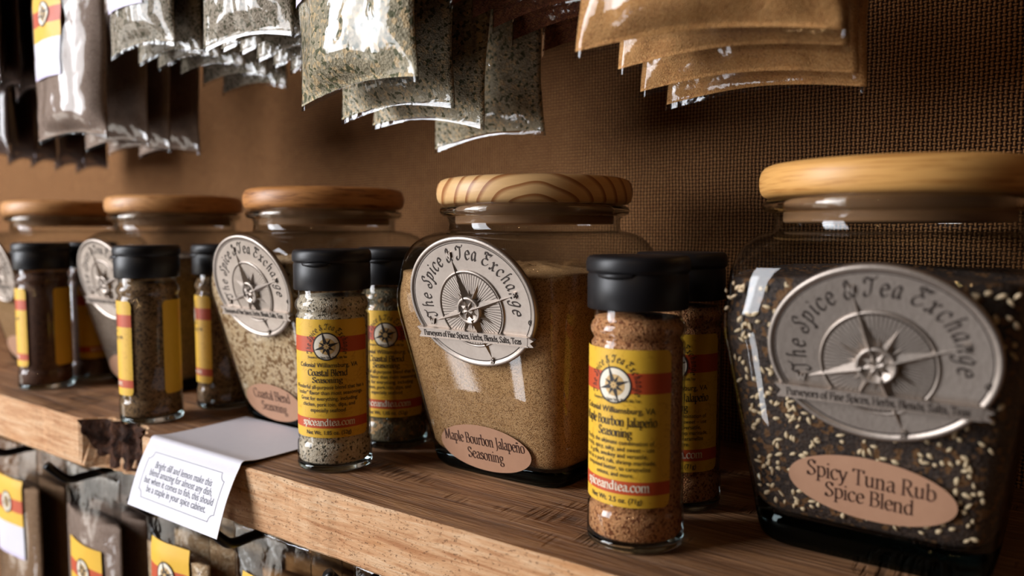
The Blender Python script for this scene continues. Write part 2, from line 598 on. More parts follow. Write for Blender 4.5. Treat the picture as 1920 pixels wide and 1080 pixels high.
# pen skeletons: x-height .47, capitals .70; 'c' smooth stroke, 'l' straight stroke
_ST = lambda x, y0=0, y1=.47: ('l', (x, y1), (x, y0))
_SF = lambda x, y, w=.09: ('l', (x - w, y), (x + w, y))
_FL = lambda x, y: ('l', (x - .09, y - .03), (x, y))
SERIF = {
    'a': G(.45, ('c', (.07, .39), (.18, .47), (.3, .44), (.34, .33), (.34, .07), (.42, .0)), ('c', (.34, .28), (.18, .25), (.07, .16), (.09, .04), (.18, .0), (.28, .05), (.34, .12))),
    'b': G(.5, _ST(.1, .03, .72), _FL(.1, .72), ('c', (.1, .37), (.2, .46), (.33, .46), (.42, .34), (.42, .14), (.31, .01), (.2, .0), (.1, .06))),
    'c': G(.43, ('c', (.38, .39), (.3, .47), (.18, .46), (.07, .34), (.07, .14), (.17, .01), (.28, .0), (.39, .09))),
    'd': G(.51, ('c', (.38, .41), (.28, .47), (.16, .45), (.06, .33), (.07, .13), (.17, .01), (.28, .03), (.38, .13)), _ST(.38, .02, .72), _FL(.38, .72), ('l', (.38, .02), (.46, .02))),
    'e': G(.43, ('c', (.07, .26), (.37, .28), (.36, .39), (.27, .47), (.16, .45), (.07, .33), (.07, .14), (.17, .01), (.28, .0), (.39, .09))),
    'f': G(.31, ('c', (.36, .69), (.29, .73), (.2, .69), (.16, .57), (.16, .3), (.16, 0)), _SF(.17, 0), ('l', (.04, .45), (.31, .45))),
    'g': G(.46, ('c', (.22, .46), (.33, .43), (.37, .32), (.32, .21), (.22, .18), (.11, .21), (.07, .32), (.11, .43), (.22, .46)),
           ('c', (.18, .18), (.1, .11), (.16, .04), (.32, .02), (.41, -.06), (.37, -.18), (.2, -.22), (.07, -.16), (.08, -.06), (.18, .02)), ('l', (.34, .43), (.45, .45))),
    'h': G(.52, _ST(.1, 0, .72), _FL(.1, .72), _SF(.1, 0), ('c', (.1, .36), (.2, .45), (.31, .46), (.38, .36), (.38, .2), (.38, 0)), _SF(.39, 0)),
    'i': G(.21, _ST(.1), _FL(.1, .46), _SF(.1, 0), ('l', (.1, .63), (.1, .67))),
    'l': G(.21, _ST(.1, 0, .72), _FL(.1, .72), _SF(.1, 0)),
    'm': G(.79, _ST(.1), _FL(.1, .46), _SF(.1, 0), ('c', (.1, .36), (.2, .45), (.3, .46), (.37, .36), (.37, .2), (.37, 0)), _SF(.37, 0),
           ('c', (.37, .36), (.47, .45), (.57, .46), (.64, .36), (.64, .2), (.64, 0)), _SF(.65, 0)),
    'n': G(.52, _ST(.1), _FL(.1, .46), _SF(.1, 0), ('c', (.1, .36), (.2, .45), (.31, .46), (.38, .36), (.38, .2), (.38, 0)), _SF(.39, 0)),
    'o': G(.49, ('c', (.24, .47), (.12, .43), (.06, .3), (.06, .17), (.12, .04), (.24, 0), (.36, .04), (.42, .17), (.42, .3), (.36, .43), (.24, .47))),
    'p': G(.5, _ST(.1, -.22, .47), _FL(.1, .46), _SF(.1, -.22), ('c', (.1, .37), (.2, .46), (.33, .46), (.42, .34), (.42, .14), (.31, .01), (.2, .0), (.1, .06))),
    'r': G(.34, _ST(.1), _FL(.1, .46), _SF(.1, 0), ('c', (.1, .34), (.18, .44), (.26, .47), (.32, .42))),
    's': G(.37, ('c', (.31, .38), (.22, .47), (.1, .43), (.08, .34), (.18, .26), (.3, .19), (.31, .08), (.2, .0), (.06, .08))),
    't': G(.32, ('c', (.14, .6), (.14, .4), (.14, .12), (.2, .0), (.31, .05)), ('l', (.03, .45), (.29, .45))),
    'u': G(.51, ('c', (.1, .47), (.1, .3), (.1, .12), (.18, .01), (.29, .03), (.38, .13)), _ST(.38, .02), ('l', (.38, .02), (.46, .02)), _FL(.1, .46), _FL(.38, .46)),
    'v': G(.43, ('l', (.04, .47), (.21, 0), (.39, .47)), _SF(.05, .46, .06), _SF(.38, .46, .06)),
    'x': G(.43, ('l', (.05, .47), (.38, 0)), ('l', (.37, .47), (.05, 0))),
    'y': G(.43, ('l', (.04, .47), (.21, .02)), ('c', (.39, .47), (.22, .02), (.12, -.19), (.02, -.2)), _SF(.05, .46, .06), _SF(.38, .46, .06)),
    'z': G(.4, ('l', (.06, .45), (.35, .45), (.05, .01), (.36, .01))),
    'B': G(.56, _ST(.12, 0, .7), ('c', (.04, .7), (.3, .7), (.43, .62), (.42, .46), (.3, .38), (.12, .37)), ('c', (.3, .38), (.46, .32), (.49, .16), (.38, .02), (.2, 0), (.04, 0))),
    'C': G(.62, ('c', (.55, .55), (.47, .68), (.3, .7), (.12, .58), (.06, .35), (.13, .11), (.32, 0), (.48, .03), (.57, .15)), ('l', (.55, .68), (.55, .54))),
    'F': G(.5, _ST(.12, 0, .7), _SF(.12, 0), ('l', (.04, .7), (.46, .7), (.46, .6)), ('l', (.12, .37), (.36, .37), (.36, .31)), ('l', (.36, .43), (.36, .37))),
    'H': G(.7, _ST(.12, 0, .7), _ST(.56, 0, .7), _SF(.12, 0), _SF(.12, .7), _SF(.56, 0), _SF(.56, .7), ('l', (.12, .36), (.56, .36))),
    'J': G(.31, ('c', (.17, .7), (.17, .4), (.17, .05), (.11, -.13), (.0, -.2)), _SF(.17, .7)),
    'M': G(.82, ('l', (.12, 0), (.16, .7), (.4, .06), (.64, .7), (.7, 0)), _SF(.11, 0), _SF(.7, 0), ('l', (.06, .7), (.16, .7)), ('l', (.64, .7), (.75, .7))),
    'N': G(.7, ('l', (.12, 0), (.12, .7), (.56, .03), (.56, .7)), _SF(.12, 0), _SF(.56, .7)),
    'P': G(.52, _ST(.12, 0, .7), _SF(.12, 0), ('c', (.04, .7), (.28, .7), (.43, .64), (.45, .48), (.35, .35), (.14, .33))),
    'R': G(.6, _ST(.12, 0, .7), _SF(.12, 0), ('c', (.04, .7), (.28, .7), (.42, .64), (.43, .48), (.33, .37), (.14, .35)), ('c', (.28, .36), (.4, .15), (.5, .02), (.62, -.01))),
    'S': G(.5, ('c', (.41, .57), (.3, .7), (.13, .66), (.08, .51), (.2, .39), (.37, .29), (.42, .14), (.3, .01), (.16, 0), (.06, .12)), ('l', (.41, .68), (.41, .56)), ('l', (.06, .13), (.06, .0))),
    'T': G(.6, _ST(.3, 0, .7), _SF(.3, 0), ('l', (.04, .58), (.05, .69), (.55, .69), (.56, .58))),
    'W': G(.86, ('l', (.05, .7), (.25, 0), (.43, .6), (.62, 0), (.82, .7)), _SF(.05, .7, .06), _SF(.82, .7, .06)),
    'E': G(.52, _ST(.12, 0, .7), ('l', (.04, .7), (.46, .7), (.46, .6)), ('l', (.12, .37), (.36, .37)), ('l', (.04, 0), (.46, 0), (.49, .11))),
    'A': G(.64, ('l', (.08, 0), (.32, .7), (.56, 0)), ('l', (.17, .24), (.47, .24)), _SF(.08, 0, .07), _SF(.56, 0, .07)),
    ',': G(.2, ('l', (.1, .06), (.11, .0), (.05, -.12))), '.': G(.2, ('l', (.1, .0), (.1, .05))), ' ': G(.24),
}
SERIF['\u00f1'] = (SERIF['n'][0], SERIF['n'][1] + (('c', (.12, .58), (.18, .65), (.27, .6), (.34, .66)),))
SCRIPT = dict(SERIF)
for k_, g_ in {
    'T': G(.56, ('c', (.02, .5), (.0, .62), (.1, .7), (.3, .62), (.5, .64), (.6, .74)), ('c', (.36, .66), (.33, .4), (.26, .1), (.1, -.02), (-.02, .08), (.06, .18))),
    'S': G(.5, ('c', (.5, .56), (.46, .7), (.3, .7), (.2, .56), (.32, .4), (.38, .2), (.26, .0), (.06, .0), (-.02, .14), (.1, .24), (.2, .16))),
    'E': G(.58, ('c', (.46, .58), (.54, .7), (.36, .72), (.2, .6), (.24, .44), (.4, .38)), ('c', (.34, .39), (.1, .34), (.02, .14), (.14, .0), (.36, .02), (.5, .16)), ('c', (.08, .6), (.04, .72), (.2, .74), (.4, .66), (.62, .76))),
    '&': G(.5, ('c', (.48, .0), (.34, .2), (.16, .46), (.15, .6), (.23, .68), (.32, .6), (.26, .46), (.1, .3), (.03, .14), (.1, .0), (.24, .0), (.36, .12), (.44, .3))),
    'h': G(.46, ('c', (.2, .74), (.12, .72), (.1, .5), (.1, 0)), ('c', (.1, .3), (.22, .46), (.34, .42), (.34, .2), (.36, .02), (.44, .06))),
    'p': G(.46, ('c', (.02, .36), (.1, .46), (.1, .2), (.08, -.24), (-.02, -.2)), ('c', (.1, .37), (.2, .46), (.33, .44), (.38, .28), (.3, .05), (.12, .02))),
    'x': G(.46, ('c', (.02, .4), (.1, .46), (.2, .26), (.3, .02), (.42, .06)), ('c', (.42, .44), (.32, .46), (.2, .24), (.1, .0), (.0, .04))),
    'n': G(.46, ('l', (.08, .46), (.08, 0)), ('c', (.08, .3), (.2, .46), (.32, .42), (.33, .2), (.35, .02), (.43, .06))),
    'a': G(.44, ('c', (.34, .42), (.2, .48), (.06, .3), (.08, .06), (.2, .02), (.32, .2), (.35, .44)), ('c', (.35, .44), (.33, .2), (.36, .02), (.44, .06))),
    'g': G(.44, ('c', (.34, .42), (.2, .48), (.06, .3), (.08, .08), (.2, .04), (.32, .2), (.35, .44)), ('c', (.35, .44), (.34, .1), (.28, -.2), (.1, -.24), (.04, -.14))),
    'i': G(.22, ('c', (.1, .46), (.09, .2), (.12, .02), (.2, .06)), ('l', (.12, .62), (.13, .66))),
}.items():
    SCRIPT[k_] = g_


def text_width(s, font, cond=1.0, track=0.0):
    return sum((font.get(ch, font[' '])[0] + track) * cond for ch in s)


def pen_stroke(mb, pts, place, nib, ang, thin, z0, z1, mi=0):
    """sweep a broad nib along pts (glyph units), each segment a small hull"""
    c_, s_ = math.cos(ang), math.sin(ang)
    for a, b in zip(pts[:-1], pts[1:]):
        dx, dy = b[0] - a[0], b[1] - a[1]
        L = math.hypot(dx, dy)
        if L < 1e-6:
            continue
        dx, dy = dx / L, dy / L
        # width of the nib seen across the direction of travel
        wd = max(thin, abs(-dy * c_ + dx * s_) * nib) * 0.5
        nx, ny = -dy * wd, dx * wd
        e = wd * 0.45
        q = [(a[0] - dx * e - nx, a[1] - dy * e - ny), (b[0] + dx * e - nx, b[1] + dy * e - ny),
             (b[0] + dx * e + nx, b[1] + dy * e + ny), (a[0] - dx * e + nx, a[1] - dy * e + ny)]
        q = [place(*p) for p in q]
        if z1 == z0:
            mb.add([(p[0], p[1], z0) for p in q], [(0, 1, 2, 3)], mi, False)
        else:
            strip(mb, q, z0, z1, mi)


def pen_text(mb, s, x, y, size, font=SERIF, cond=1.0, nib=.1, thin=.035, ang=R_(25), z0=0., z1=0., align='c', shear=0.0, mi=0, track=0.0, seg=5):
    W = text_width(s, font, cond, track) * size
    cx = x - (W / 2 if align == 'c' else 0)
    for ch in s:
        adv, st = font.get(ch, font[' '])
        for k in st:
            pts = cr(k[1:], seg) if k[0] == 'c' else list(k[1:])
            pen_stroke(mb, pts, lambda px, py: (cx + (px + py * shear) * size * cond, y + py * size), nib, ang, thin, z0, z1, mi)
        cx += (adv + track) * size * cond


def pen_arc(mb, s, cx, cy, rx, ry, a0, a1, size, font=SCRIPT, cond=1.0, nib=.1, thin=.03, z0=0., z1=0., shear=0.18, mi=0, seg=5, track=0.0):
    """text along an ellipse from angle a0 to a1 (degrees, clockwise), glyphs upright to the path"""
    N = 400
    pth, acc = [], [0.0]
    for i in range(N + 1):
        a = R_(a0 + (a1 - a0) * i / N)
        pth.append((cx + rx * math.cos(a), cy + ry * math.sin(a)))
        if i:
            acc.append(acc[-1] + math.dist(pth[-1], pth[-2]))
    W = text_width(s, font, cond, track) * size
    k = acc[-1] / W

    def at(d):
        d = min(max(d, 0), acc[-1] * .9999)
        lo = 0
        while acc[lo + 1] < d:
            lo += 1
        f = (d - acc[lo]) / (acc[lo + 1] - acc[lo])
        p, q = pth[lo], pth[lo + 1]
        return (p[0] + (q[0] - p[0]) * f, p[1] + (q[1] - p[1]) * f), math.atan2(q[1] - p[1], q[0] - p[0])
    d = 0.0
    for ch in s:
        adv, st = font.get(ch, font[' '])
        wd = (adv + track) * size * cond * k
        (px, py), an = at(d + wd / 2)
        ca, sa = math.cos(an), math.sin(an)

        def place(gx, gy):
            u = (gx - adv / 2 + gy * shear) * size * cond * k
            v = gy * size
            return (px + u * ca - v * sa, py + u * sa + v * ca)
        for kk in st:
            pts = cr(kk[1:], seg) if kk[0] == 'c' else list(kk[1:])
            pen_stroke(mb, pts, place, nib, R_(30), thin, z0, z1, mi)
        d += wd


_cache = {}


def sans(mb, s, x, y, size, align='CENTER', mi=0, z=0.0, cond=1.0, bold=0.0):
    key = (s, align, bold)
    if key not in _cache:
        cu = bpy.data.curves.new('lettering', 'FONT')
        cu.body = s
        cu.size = 1.0
        cu.align_x = align
        cu.resolution_u = 3
        cu.offset = bold
        o = bpy.data.objects.new('lettering', cu)
        COL.objects.link(o)
        dg = bpy.context.evaluated_depsgraph_get()
        me = bpy.data.meshes.new_from_object(o.evaluated_get(dg))
        _cache[key] = ([tuple(v.co) for v in me.vertices], [tuple(p.vertices) for p in me.polygons])
        bpy.data.objects.remove(o)
        bpy.data.curves.remove(cu)
        bpy.data.meshes.remove(me)
    vs, fs = _cache[key]
    mb.add([(x + v[0] * size * cond, y + v[1] * size, z) for v in vs], fs, mi, False)


# ------------------------------------------------------------------ the setting
YW = 0.46
mb = MB()
box(mb, -3.4, 1.6, YW, YW + 0.03, -1.55, 1.3)
wall = tag(mb.obj('wall_back', M['burlap']), kind='structure')
wall['label'] = 'brown burlap covered wall behind the shelf'

mb = MB()
box(mb, -3.4, 1.6, -3.2, YW, -1.58, -1.55)
tag(mb.obj('floor', M['floor']), kind='structure')['label'] = 'dark wooden shop floor'

# the shelf board: ridged top, sawn front, a bark pocket in its edge
YF, TH_S = 0.2515, 0.0338


def knot(x):
    """how far the bark pocket eats into the front edge at x"""
    d = (x + 0.512) / 0.040
    return 0.0 if abs(d) >= 1 else 0.021 * (1 - d ** 4) * (0.75 + 0.5 * noise.noise(Vector((x * 90, 2, 0))))


mb = MB()
xs = [-1.9 + 0.01 * i for i in range(0, 128)] + [-0.62 + 0.003 * i for i in range(0, 110)] + [-0.29 + 0.01 * i for i in range(0, 90)]
xs = sorted(set(round(x, 4) for x in xs))
prof = []
for x in xs:
    e = 0.0007 * noise.noise(Vector((x * 40, 0, 0))) + 0.0004 * noise.noise(Vector((x * 160, 5, 0)))
    k = knot(x)
    k2 = knot(x - 0.004 * 1)
    y0 = YF + e
    prof.append([(x, YW, -TH_S), (x, y0 + 0.0012 + k2 * .6, -TH_S), (x, y0 + k2, -TH_S + 0.0014), (x, y0 + k, -TH_S * .5), (x, y0 + k, -0.0012 + e * .5),
                 (x, y0 + 0.0013 + k, 0.0), (x, y0 + 0.006 + k, 0.0), (x, (y0 + YW) / 2, 0.0), (x, YW, 0.0)])
vs = [p for r in prof for p in r]
np_ = 9
for i in range(len(xs) - 1):
    mids = knot((xs[i] + xs[i + 1]) / 2) > 0.001
    for j in range(np_ - 1):
        f = (i * np_ + j, (i + 1) * np_ + j, (i + 1) * np_ + j + 1, i * np_ + j + 1)
        mi = 1 if j in (1, 2, 3, 4) else 0
        mb.f.append(f)
        mb.mi.append(mi)
        mb.sm.append(False)
mb.v = vs
n0 = len(xs) - 1
mb.f += [tuple(range(np_)), tuple(n0 * np_ + k for k in range(np_))[::-1]]
mb.mi += [1, 1]
mb.sm += [False, False]
shelf = mb.obj('shelf_board', [M['wood_top'], M['wood_front']])
tag(shelf, 'long rough wooden shelf board with dark top and pale sawn edge', 'shelf')
# bark lining of the pocket
mb = MB()
N, Kk = 40, 14
for i in range(N + 1):
    x = -0.552 + 0.080 * i / N
    for j in range(Kk + 1):
        z = -TH_S + 0.0005 + (TH_S - 0.0008) * j / Kk
        shrink = 1 - 0.25 * (1 - j / Kk)
        xx = -0.512 + (x + 0.512) * shrink
        d = 0.0022 + 0.0034 * noise.noise(Vector((xx * 160, z * 160, 3))) + 0.0012 * noise.noise(Vector((xx * 420, z * 420, 9)))
        mb.v.append((xx, YF + knot(xx) - max(0.0002, d), z))
for i in range(N):
    for j in range(Kk):
        a = i * (Kk + 1) + j
        mb.f.append((a, a + Kk + 1, a + Kk + 2, a + 1))
        mb.mi.append(0)
        mb.sm.append(True)
mb.obj('bark_pocket', M['bark'], shelf)['label'] = 'dark rough bark pocket in the shelf edge'

# ------------------------------------------------------------------ spice jars
A0, B0, A1, B1, ZS, ZN, RN = 0.043, 0.041, 0.057, 0.068, 0.105, 0.1296, 0.0484


def sup(a, b, n, z, N=96):
    out = []
    for i in range(N):
        t = 2 * math.pi * (i + .5) / N
        # even spacing round the loop: superellipse in polar form
        c_, s_ = math.cos(t), math.sin(t)
        r = (abs(c_) ** n + abs(s_) ** n) ** (-1.0 / n)
        out.append((a * r * c_, b * r * s_, z))
    return out


def jar_ab(z):
    return A0 + (A1 - A0) * z / ZS, B0 + (B1 - B0) * z / ZS


def jar_level(z, inset=0.0):
    """cross-section loop of the jar at height z"""
    if z <= ZS:
        a, b = jar_ab(z)
        n = 7.0
        soft = max(0.0, (z - 0.088) / (ZS - 0.088))
        a -= 0.0022 * soft * soft
        b -= 0.0030 * soft * soft
        n -= 1.6 * soft
        lowr = max(0.0, 1 - z / 0.006)
        a -= 0.003 * lowr ** 2
        b -= 0.003 * lowr ** 2
    else:
        th = math.asin(min(1, (z - ZS) / (ZN - ZS)))
        c_ = math.cos(th)
        a = RN + (A1 - 0.0022 - RN) * c_
        b = RN + (B1 - 0.0030 - RN) * c_
        n = 2 + 3.4 * c_ ** 1.3
    return sup(a - inset, b - inset, n, z)


def front_y(x, z):
    a, b = jar_ab(z)
    n = 7.0
    return -b * max(0.0, 1 - min(1, abs(x / a)) ** n) ** (1 / n)


TILT = math.atan((B1 - B0) / ZS)


def medallion(parent):
    """oval pewter plaque, drawn in mm on (u, v), thickness along w"""
    uax, vax, nax = Vector((1, 0, 0)), Vector((0, -math.sin(TILT), math.cos(TILT))), Vector((0, -math.cos(TILT), -math.sin(TILT)))
    zc = 0.0955
    org = Vector((0.0035, -(B0 + (B1 - B0) / ZS * zc) - 0.0022, zc))
    P_ = lambda p: org + uax * p[0] * .001 + vax * p[1] * .001 + nax * p[2] * .001
    RX, RY = 38.0, 33.0
    mb = MB()
    loops = []
    for (k, w_) in ((0.0, -1.4), (0.0, 0.6), (0.5, 1.15), (1.2, 1.25), (1.9, 1.0), (2.3, 0.45), (2.6, 0.4)):
        loops.append([((RX - k) * math.cos(2 * math.pi * i / 128), (RY - k) * math.sin(2 * math.pi * i / 128), w_) for i in range(128)])
    rings(mb, loops, 0, (True, True))
    med = mb.map(P_).obj('medallion', M['pewter'], parent)
    med['label'] = 'oval pewter medallion with a raised compass star'
    cx, cy = 0.3, -3.2
    # compass: ring, ray bars, needles, hub
    mb = MB()
    ring2d(mb, cx, cy, 19.8, 19.8, 1.5, 0.4, 1.3)
    for i in range(72):
        a = 2 * math.pi * i / 72
        c_, s_ = math.cos(a), math.sin(a)
        q = []
        for r, h in ((8.0, .22), (17.9, .62)):
            q += [(cx + r * c_ - h * s_, cy + r * s_ + h * c_), (cx + r * c_ + h * s_, cy + r * s_ - h * c_)]
        strip(mb, [q[0], q[1], q[3], q[2]], 0.4, 1.0)

    def needle(ang, L, wd, h, r0=5.0):
        c_, s_ = math.cos(R_(ang)), math.sin(R_(ang))
        T = lambda r, t, z: (cx + r * c_ - t * s_, cy + r * s_ + t * c_, z)
        vs = [T(r0, -wd, .4), T(r0, wd, .4), T(L, 0, .45), T(r0, 0, h)]
        mb.add(vs, [(0, 2, 3), (3, 2, 1), (0, 3, 1)], 0, False)
    rot = 17.0
    for k in range(16):
        a = rot + 90 + 22.5 * k
        if k % 4 == 0:
            needle(a, 26.0, 3.1, 4.2)
        elif k % 4 == 2:
            needle(a, 17.5, 2.4, 3.4)
        else:
            needle(a, 12.0, 1.6, 2.6)
    lathe_pts = ((0.0, 2.75), (5.2, 2.75), (5.5, 3.3), (6.3, 3.55), (6.9, 3.2), (7.0, 0.4))
    loops = [[(cx + r * math.cos(2 * math.pi * i / 48), cy + r * math.sin(2 * math.pi * i / 48), z) for i in range(48)] for r, z in lathe_pts[1:]]
    rings(mb, loops[::-1], 0, (False, True))
    for k in range(8):
        a = R_(rot + 45 * k)
        c_, s_ = math.cos(a), math.sin(a)
        T = lambda r, t, z: (cx + r * c_ - t * s_, cy + r * s_ + t * c_, z)
        mb.add([T(0, 0, 3.6), T(2.4, -1.3, 2.78), T(5.0, 0, 2.78), T(2.4, 1.3, 2.78), T(2.4, 0, 4.0)],
               [(0, 1, 4), (1, 2, 4), (2, 3, 4), (3, 0, 4)], 0, False)
    for (ch, ang, L) in (('N', 107, 28.0), ('E', 17, 28.2), ('W', 197, 27.5), ('S', 287, 27.4)):
        pen_text(mb, ch, cx + L * math.cos(R_(ang)), cy + L * math.sin(R_(ang)) - 1.2, 3.8, nib=.2, thin=.12, z0=.4, z1=1.5)
    mb.map(P_).obj('compass_star', M['pewter'], med)
    mb = MB()
    disc2d(mb, cx, cy, 18.6, 18.6, .44, 64, 0, 2)
    mb.map(P_).obj('sunken_field', M['patina_field'], med)
    # banner across the plaque
    mb = MB()
    ban = [(-35.4, -13.9), (32.6, -14.6), (35.6, -16.0), (33.4, -17.3), (35.2, -19.2), (31.5, -19.4), (-34.6, -18.7), (-33.0, -16.4)]
    strip(mb, [ban[0], ban[1], ban[5], ban[6], ban[7]], 0.4, 3.0)
    strip(mb, [ban[1], ban[2], ban[3], ban[4], ban[5]], 0.2, 2.8)
    for yy in (-14.35, -18.85):
        strip(mb, [(-34.6, yy - .25), (32.4, yy - .7 + .2), (32.4, yy - .2 + .2), (-34.6, yy + .25)], 3.0, 3.25)
    mb.map(P_).obj('banner', M['pewter'], med)
    # engraved lettering
    mb = MB()
    pen_arc(mb, 'The Spice & Tea Exchange', 0.3, 0.2, 24.6, 21.6, 203, -13, 9.3, cond=.55, nib=.1, thin=.035, z0=.4, z1=.62, shear=.12, track=.09)
    pen_text(mb, 'Purveyors of Fine Spices, Herbs, Blends, Salts, Teas', -1.2, -18.0, 4.1, cond=.735, nib=.125, thin=.045, z0=3.0, z1=3.15)
    ring2d(mb, 34.0, -8.0, 1.5, 1.5, .35, .4, .7, 20)
    pen_text(mb, 'R', 34.0, -8.8, 2.2, nib=.2, thin=.1, z0=.4, z1=.6)
    ring2d(mb, 0, 0, 35.3, 30.3, .5, .4, .5, 96)
    mb.map(P_).obj('lettering', M['patina'], med)
    return med


def sticker(parent, lines, zc, dx=0.0, rot=0.0):
    """oval paper label wrapped on the sloping jar face"""
    rx, rz = 0.0292, 0.0131

    def wrap(p, off):
        c_, s_ = math.cos(rot), math.sin(rot)
        z = zc + (p[0] * s_ + p[1] * c_) * math.cos(TILT)
        x = -0.0003 + dx + p[0] * c_ - p[1] * s_
        return Vector((x, front_y(x, z) - off, z - off * 0.26))
    mb = MB()
    n, m = 64, 8
    vs = [(0, 0)]
    for j in range(1, m + 1):
        for i in range(n):
            vs.append((rx * j / m * math.cos(2 * math.pi * i / n), rz * j / m * math.sin(2 * math.pi * i / n)))
    fs = [(0, 1 + i, 1 + (i + 1) % n) for i in range(n)]
    for j in range(m - 1):
        for i in range(n):
            k = (i + 1) % n
            fs.append((1 + j * n + i, 1 + (j + 1) * n + i, 1 + (j + 1) * n + k, 1 + j * n + k))
    mb.add([wrap(v, 0.0004) for v in vs], fs)
    st = mb.obj('paper_label', M['kraft'], parent)
    st['label'] = 'oval tan paper label'
    if lines:
        mb = MB()
        for (s, y, sz, cond) in lines:
            pen_text(mb, s, 0.0, y, sz, cond=cond, nib=.095, thin=.035)
        mb.map(lambda p: wrap((p.x, p.y), 0.00055)).obj('lettering', M['ink_brown'], st)
    return st


_med = None


def jar(name, loc, rz, lid_mat, fill_mat, fill_top, lines, label, seeds=False, lid_rot=0.0, tb=0.0098, lz=0.0172, med=(.005, 0.0), lab=(0.0, 0.0)):
    global _med
    t = empty(name, loc, label, 'jar', 'spice jars along the shelf', rz)
    # thick glass base
    mb = MB()
    zs = (0.0003, 0.0008, 0.002, 0.004, 0.007, tb)
    rings(mb, [jar_level(z) for z in zs], 0, (True, True))
    mb.obj('glass_base', M['base_glass'], t)
    # body, neck and rim
    mb = MB()
    zs = [tb + (ZS - tb) * i / 26 for i in range(27)]
    zs += [ZS + (ZN - ZS) * math.sin(math.pi / 2 * i / 12) for i in range(1, 13)]
    loops = [jar_level(z) for z in zs]
    for r, z in ((.0477, .1308), (.0474, .1335), (.0477, .1362), (.0486, .1374)):
        loops.append(sup(r, r, 2, z))
    rings(mb, loops, 0)
    mb.obj('glass_body', M['glass'], t)
    mb = MB()
    pr = [(.0450, .1376), (.0488, .1376), (.0506, .1380), (.0521, .1391), (.0526, .1405), (.0523, .1420), (.0510, .1430), (.0490, .1434), (.0450, .1434), (.0444, .1420), (.0444, .1390), (.0450, .1376)]
    lathe(mb, pr, 96)
    mb.obj('glass_rim', M['rim_glass'], t)
    # contents
    mb = MB()
    zs = [tb + .0003, tb + .001, tb + .0022] + [tb + .0022 + (fill_top - tb - .0022) * i / 30 for i in range(1, 31)]
    loops = []
    for z in zs:
        ins = 0.0013 + max(0.0, (tb + .0037 - z)) * 0.7
        loops.append([Vector(p) for p in jar_level(z, ins)])
    for lp in loops[-1:]:
        for p in lp:
            p.z += 0.0022 * noise.noise(Vector((p.x * 40, p.y * 40, rz * 7 + loc[0] * 9)))
    last = loops[-1]
    for s in (.9, .7, .4, .15):
        loops.append([Vector((p.x * s, p.y * s, p.z + 0.004 * (1 - s) + 0.0012 * noise.noise(Vector((p.x * s * 60, p.y * s * 60, 2))))) for p in last])
    rings(mb, loops, 0, (True, True))
    fill = mb.obj('spice_fill', fill_mat, t)
    if seeds:
        rnd = random.Random(3)
        mb = MB()
        for _ in range(560):
            z = rnd.uniform(tb + .004, fill_top - 0.002)
            a, b = jar_ab(z)
            soft = max(0.0, (z - 0.088) / (ZS - 0.088)) ** 2
            if rnd.random() < 0.78:
                x = rnd.uniform(-a + .007, a - .007)
                p = Vector((x, front_y(x, z) + 0.0013 + .003 * soft, z))
                n_ = Vector((0, -1, -.25))
            else:
                z = min(z, .0135 + rnd.random() * .08)
                a, b = jar_ab(z)
                y = rnd.uniform(-b + .012, b * .3)
                p = Vector((-a * (1 - abs(y / b) ** 7) ** (1 / 7) + 0.0014, y, z))
                n_ = Vector((-1, 0, -.13))
            n_.normalize()
            tdir = n_.cross(Vector((rnd.gauss(0, 1), rnd.gauss(0, 1), rnd.gauss(0, 1)))).normalized()
            bdir = n_.cross(tdir)
            L, W_, H_ = rnd.uniform(.0009, .0019), rnd.uniform(.0006, .0010), .0006
            loops = []
            for j in range(5):
                u = -1 + 2 * j / 4
                rr = math.sqrt(max(.02, 1 - u * u)) * (1 - .25 * u)
                loops.append([p + tdir * u * L + bdir * math.cos(2 * math.pi * i / 6) * W_ * rr + n_ * math.sin(2 * math.pi * i / 6) * H_ * rr for i in range(6)])
            rings(mb, loops, 0, (True, True))
        so = mb.obj('sesame_seeds', M['seed'], fill)
        so['kind'] = 'stuff'
        so['label'] = 'pale sesame seeds among black spice'
    # lid
    mb = MB()
    pr = [(0.0, .1440), (.049, .1440), (.0514, .1443), (.0530, .1455), (.0538, .1474), (.0541, .1500), (.0540, .1526), (.0533, .1551), (.0520, .1568), (.0500, .1577), (.047, .1582), (.03, .1586), (0.0005, .1588)]
    lathe(mb, pr, 96)
    lid = mb.obj('wooden_lid', lid_mat, t)
    lid.rotation_euler = (0, 0, lid_rot)
    mb = MB()
    lathe(mb, ((.0436, .1441), (.0438, .1342), (.043, .1334), (.001, .1334)), 64)
    mb.obj('lid_plug', M['plug'], t)
    if _med is None:
        _med = md = medallion(t)
    else:
        md = copy_tree(_med, t)
    md.location = (med[0], -med[1] * (B1 - B0) / ZS, med[1])
    sticker(t, lines, lz, *lab)
    return t


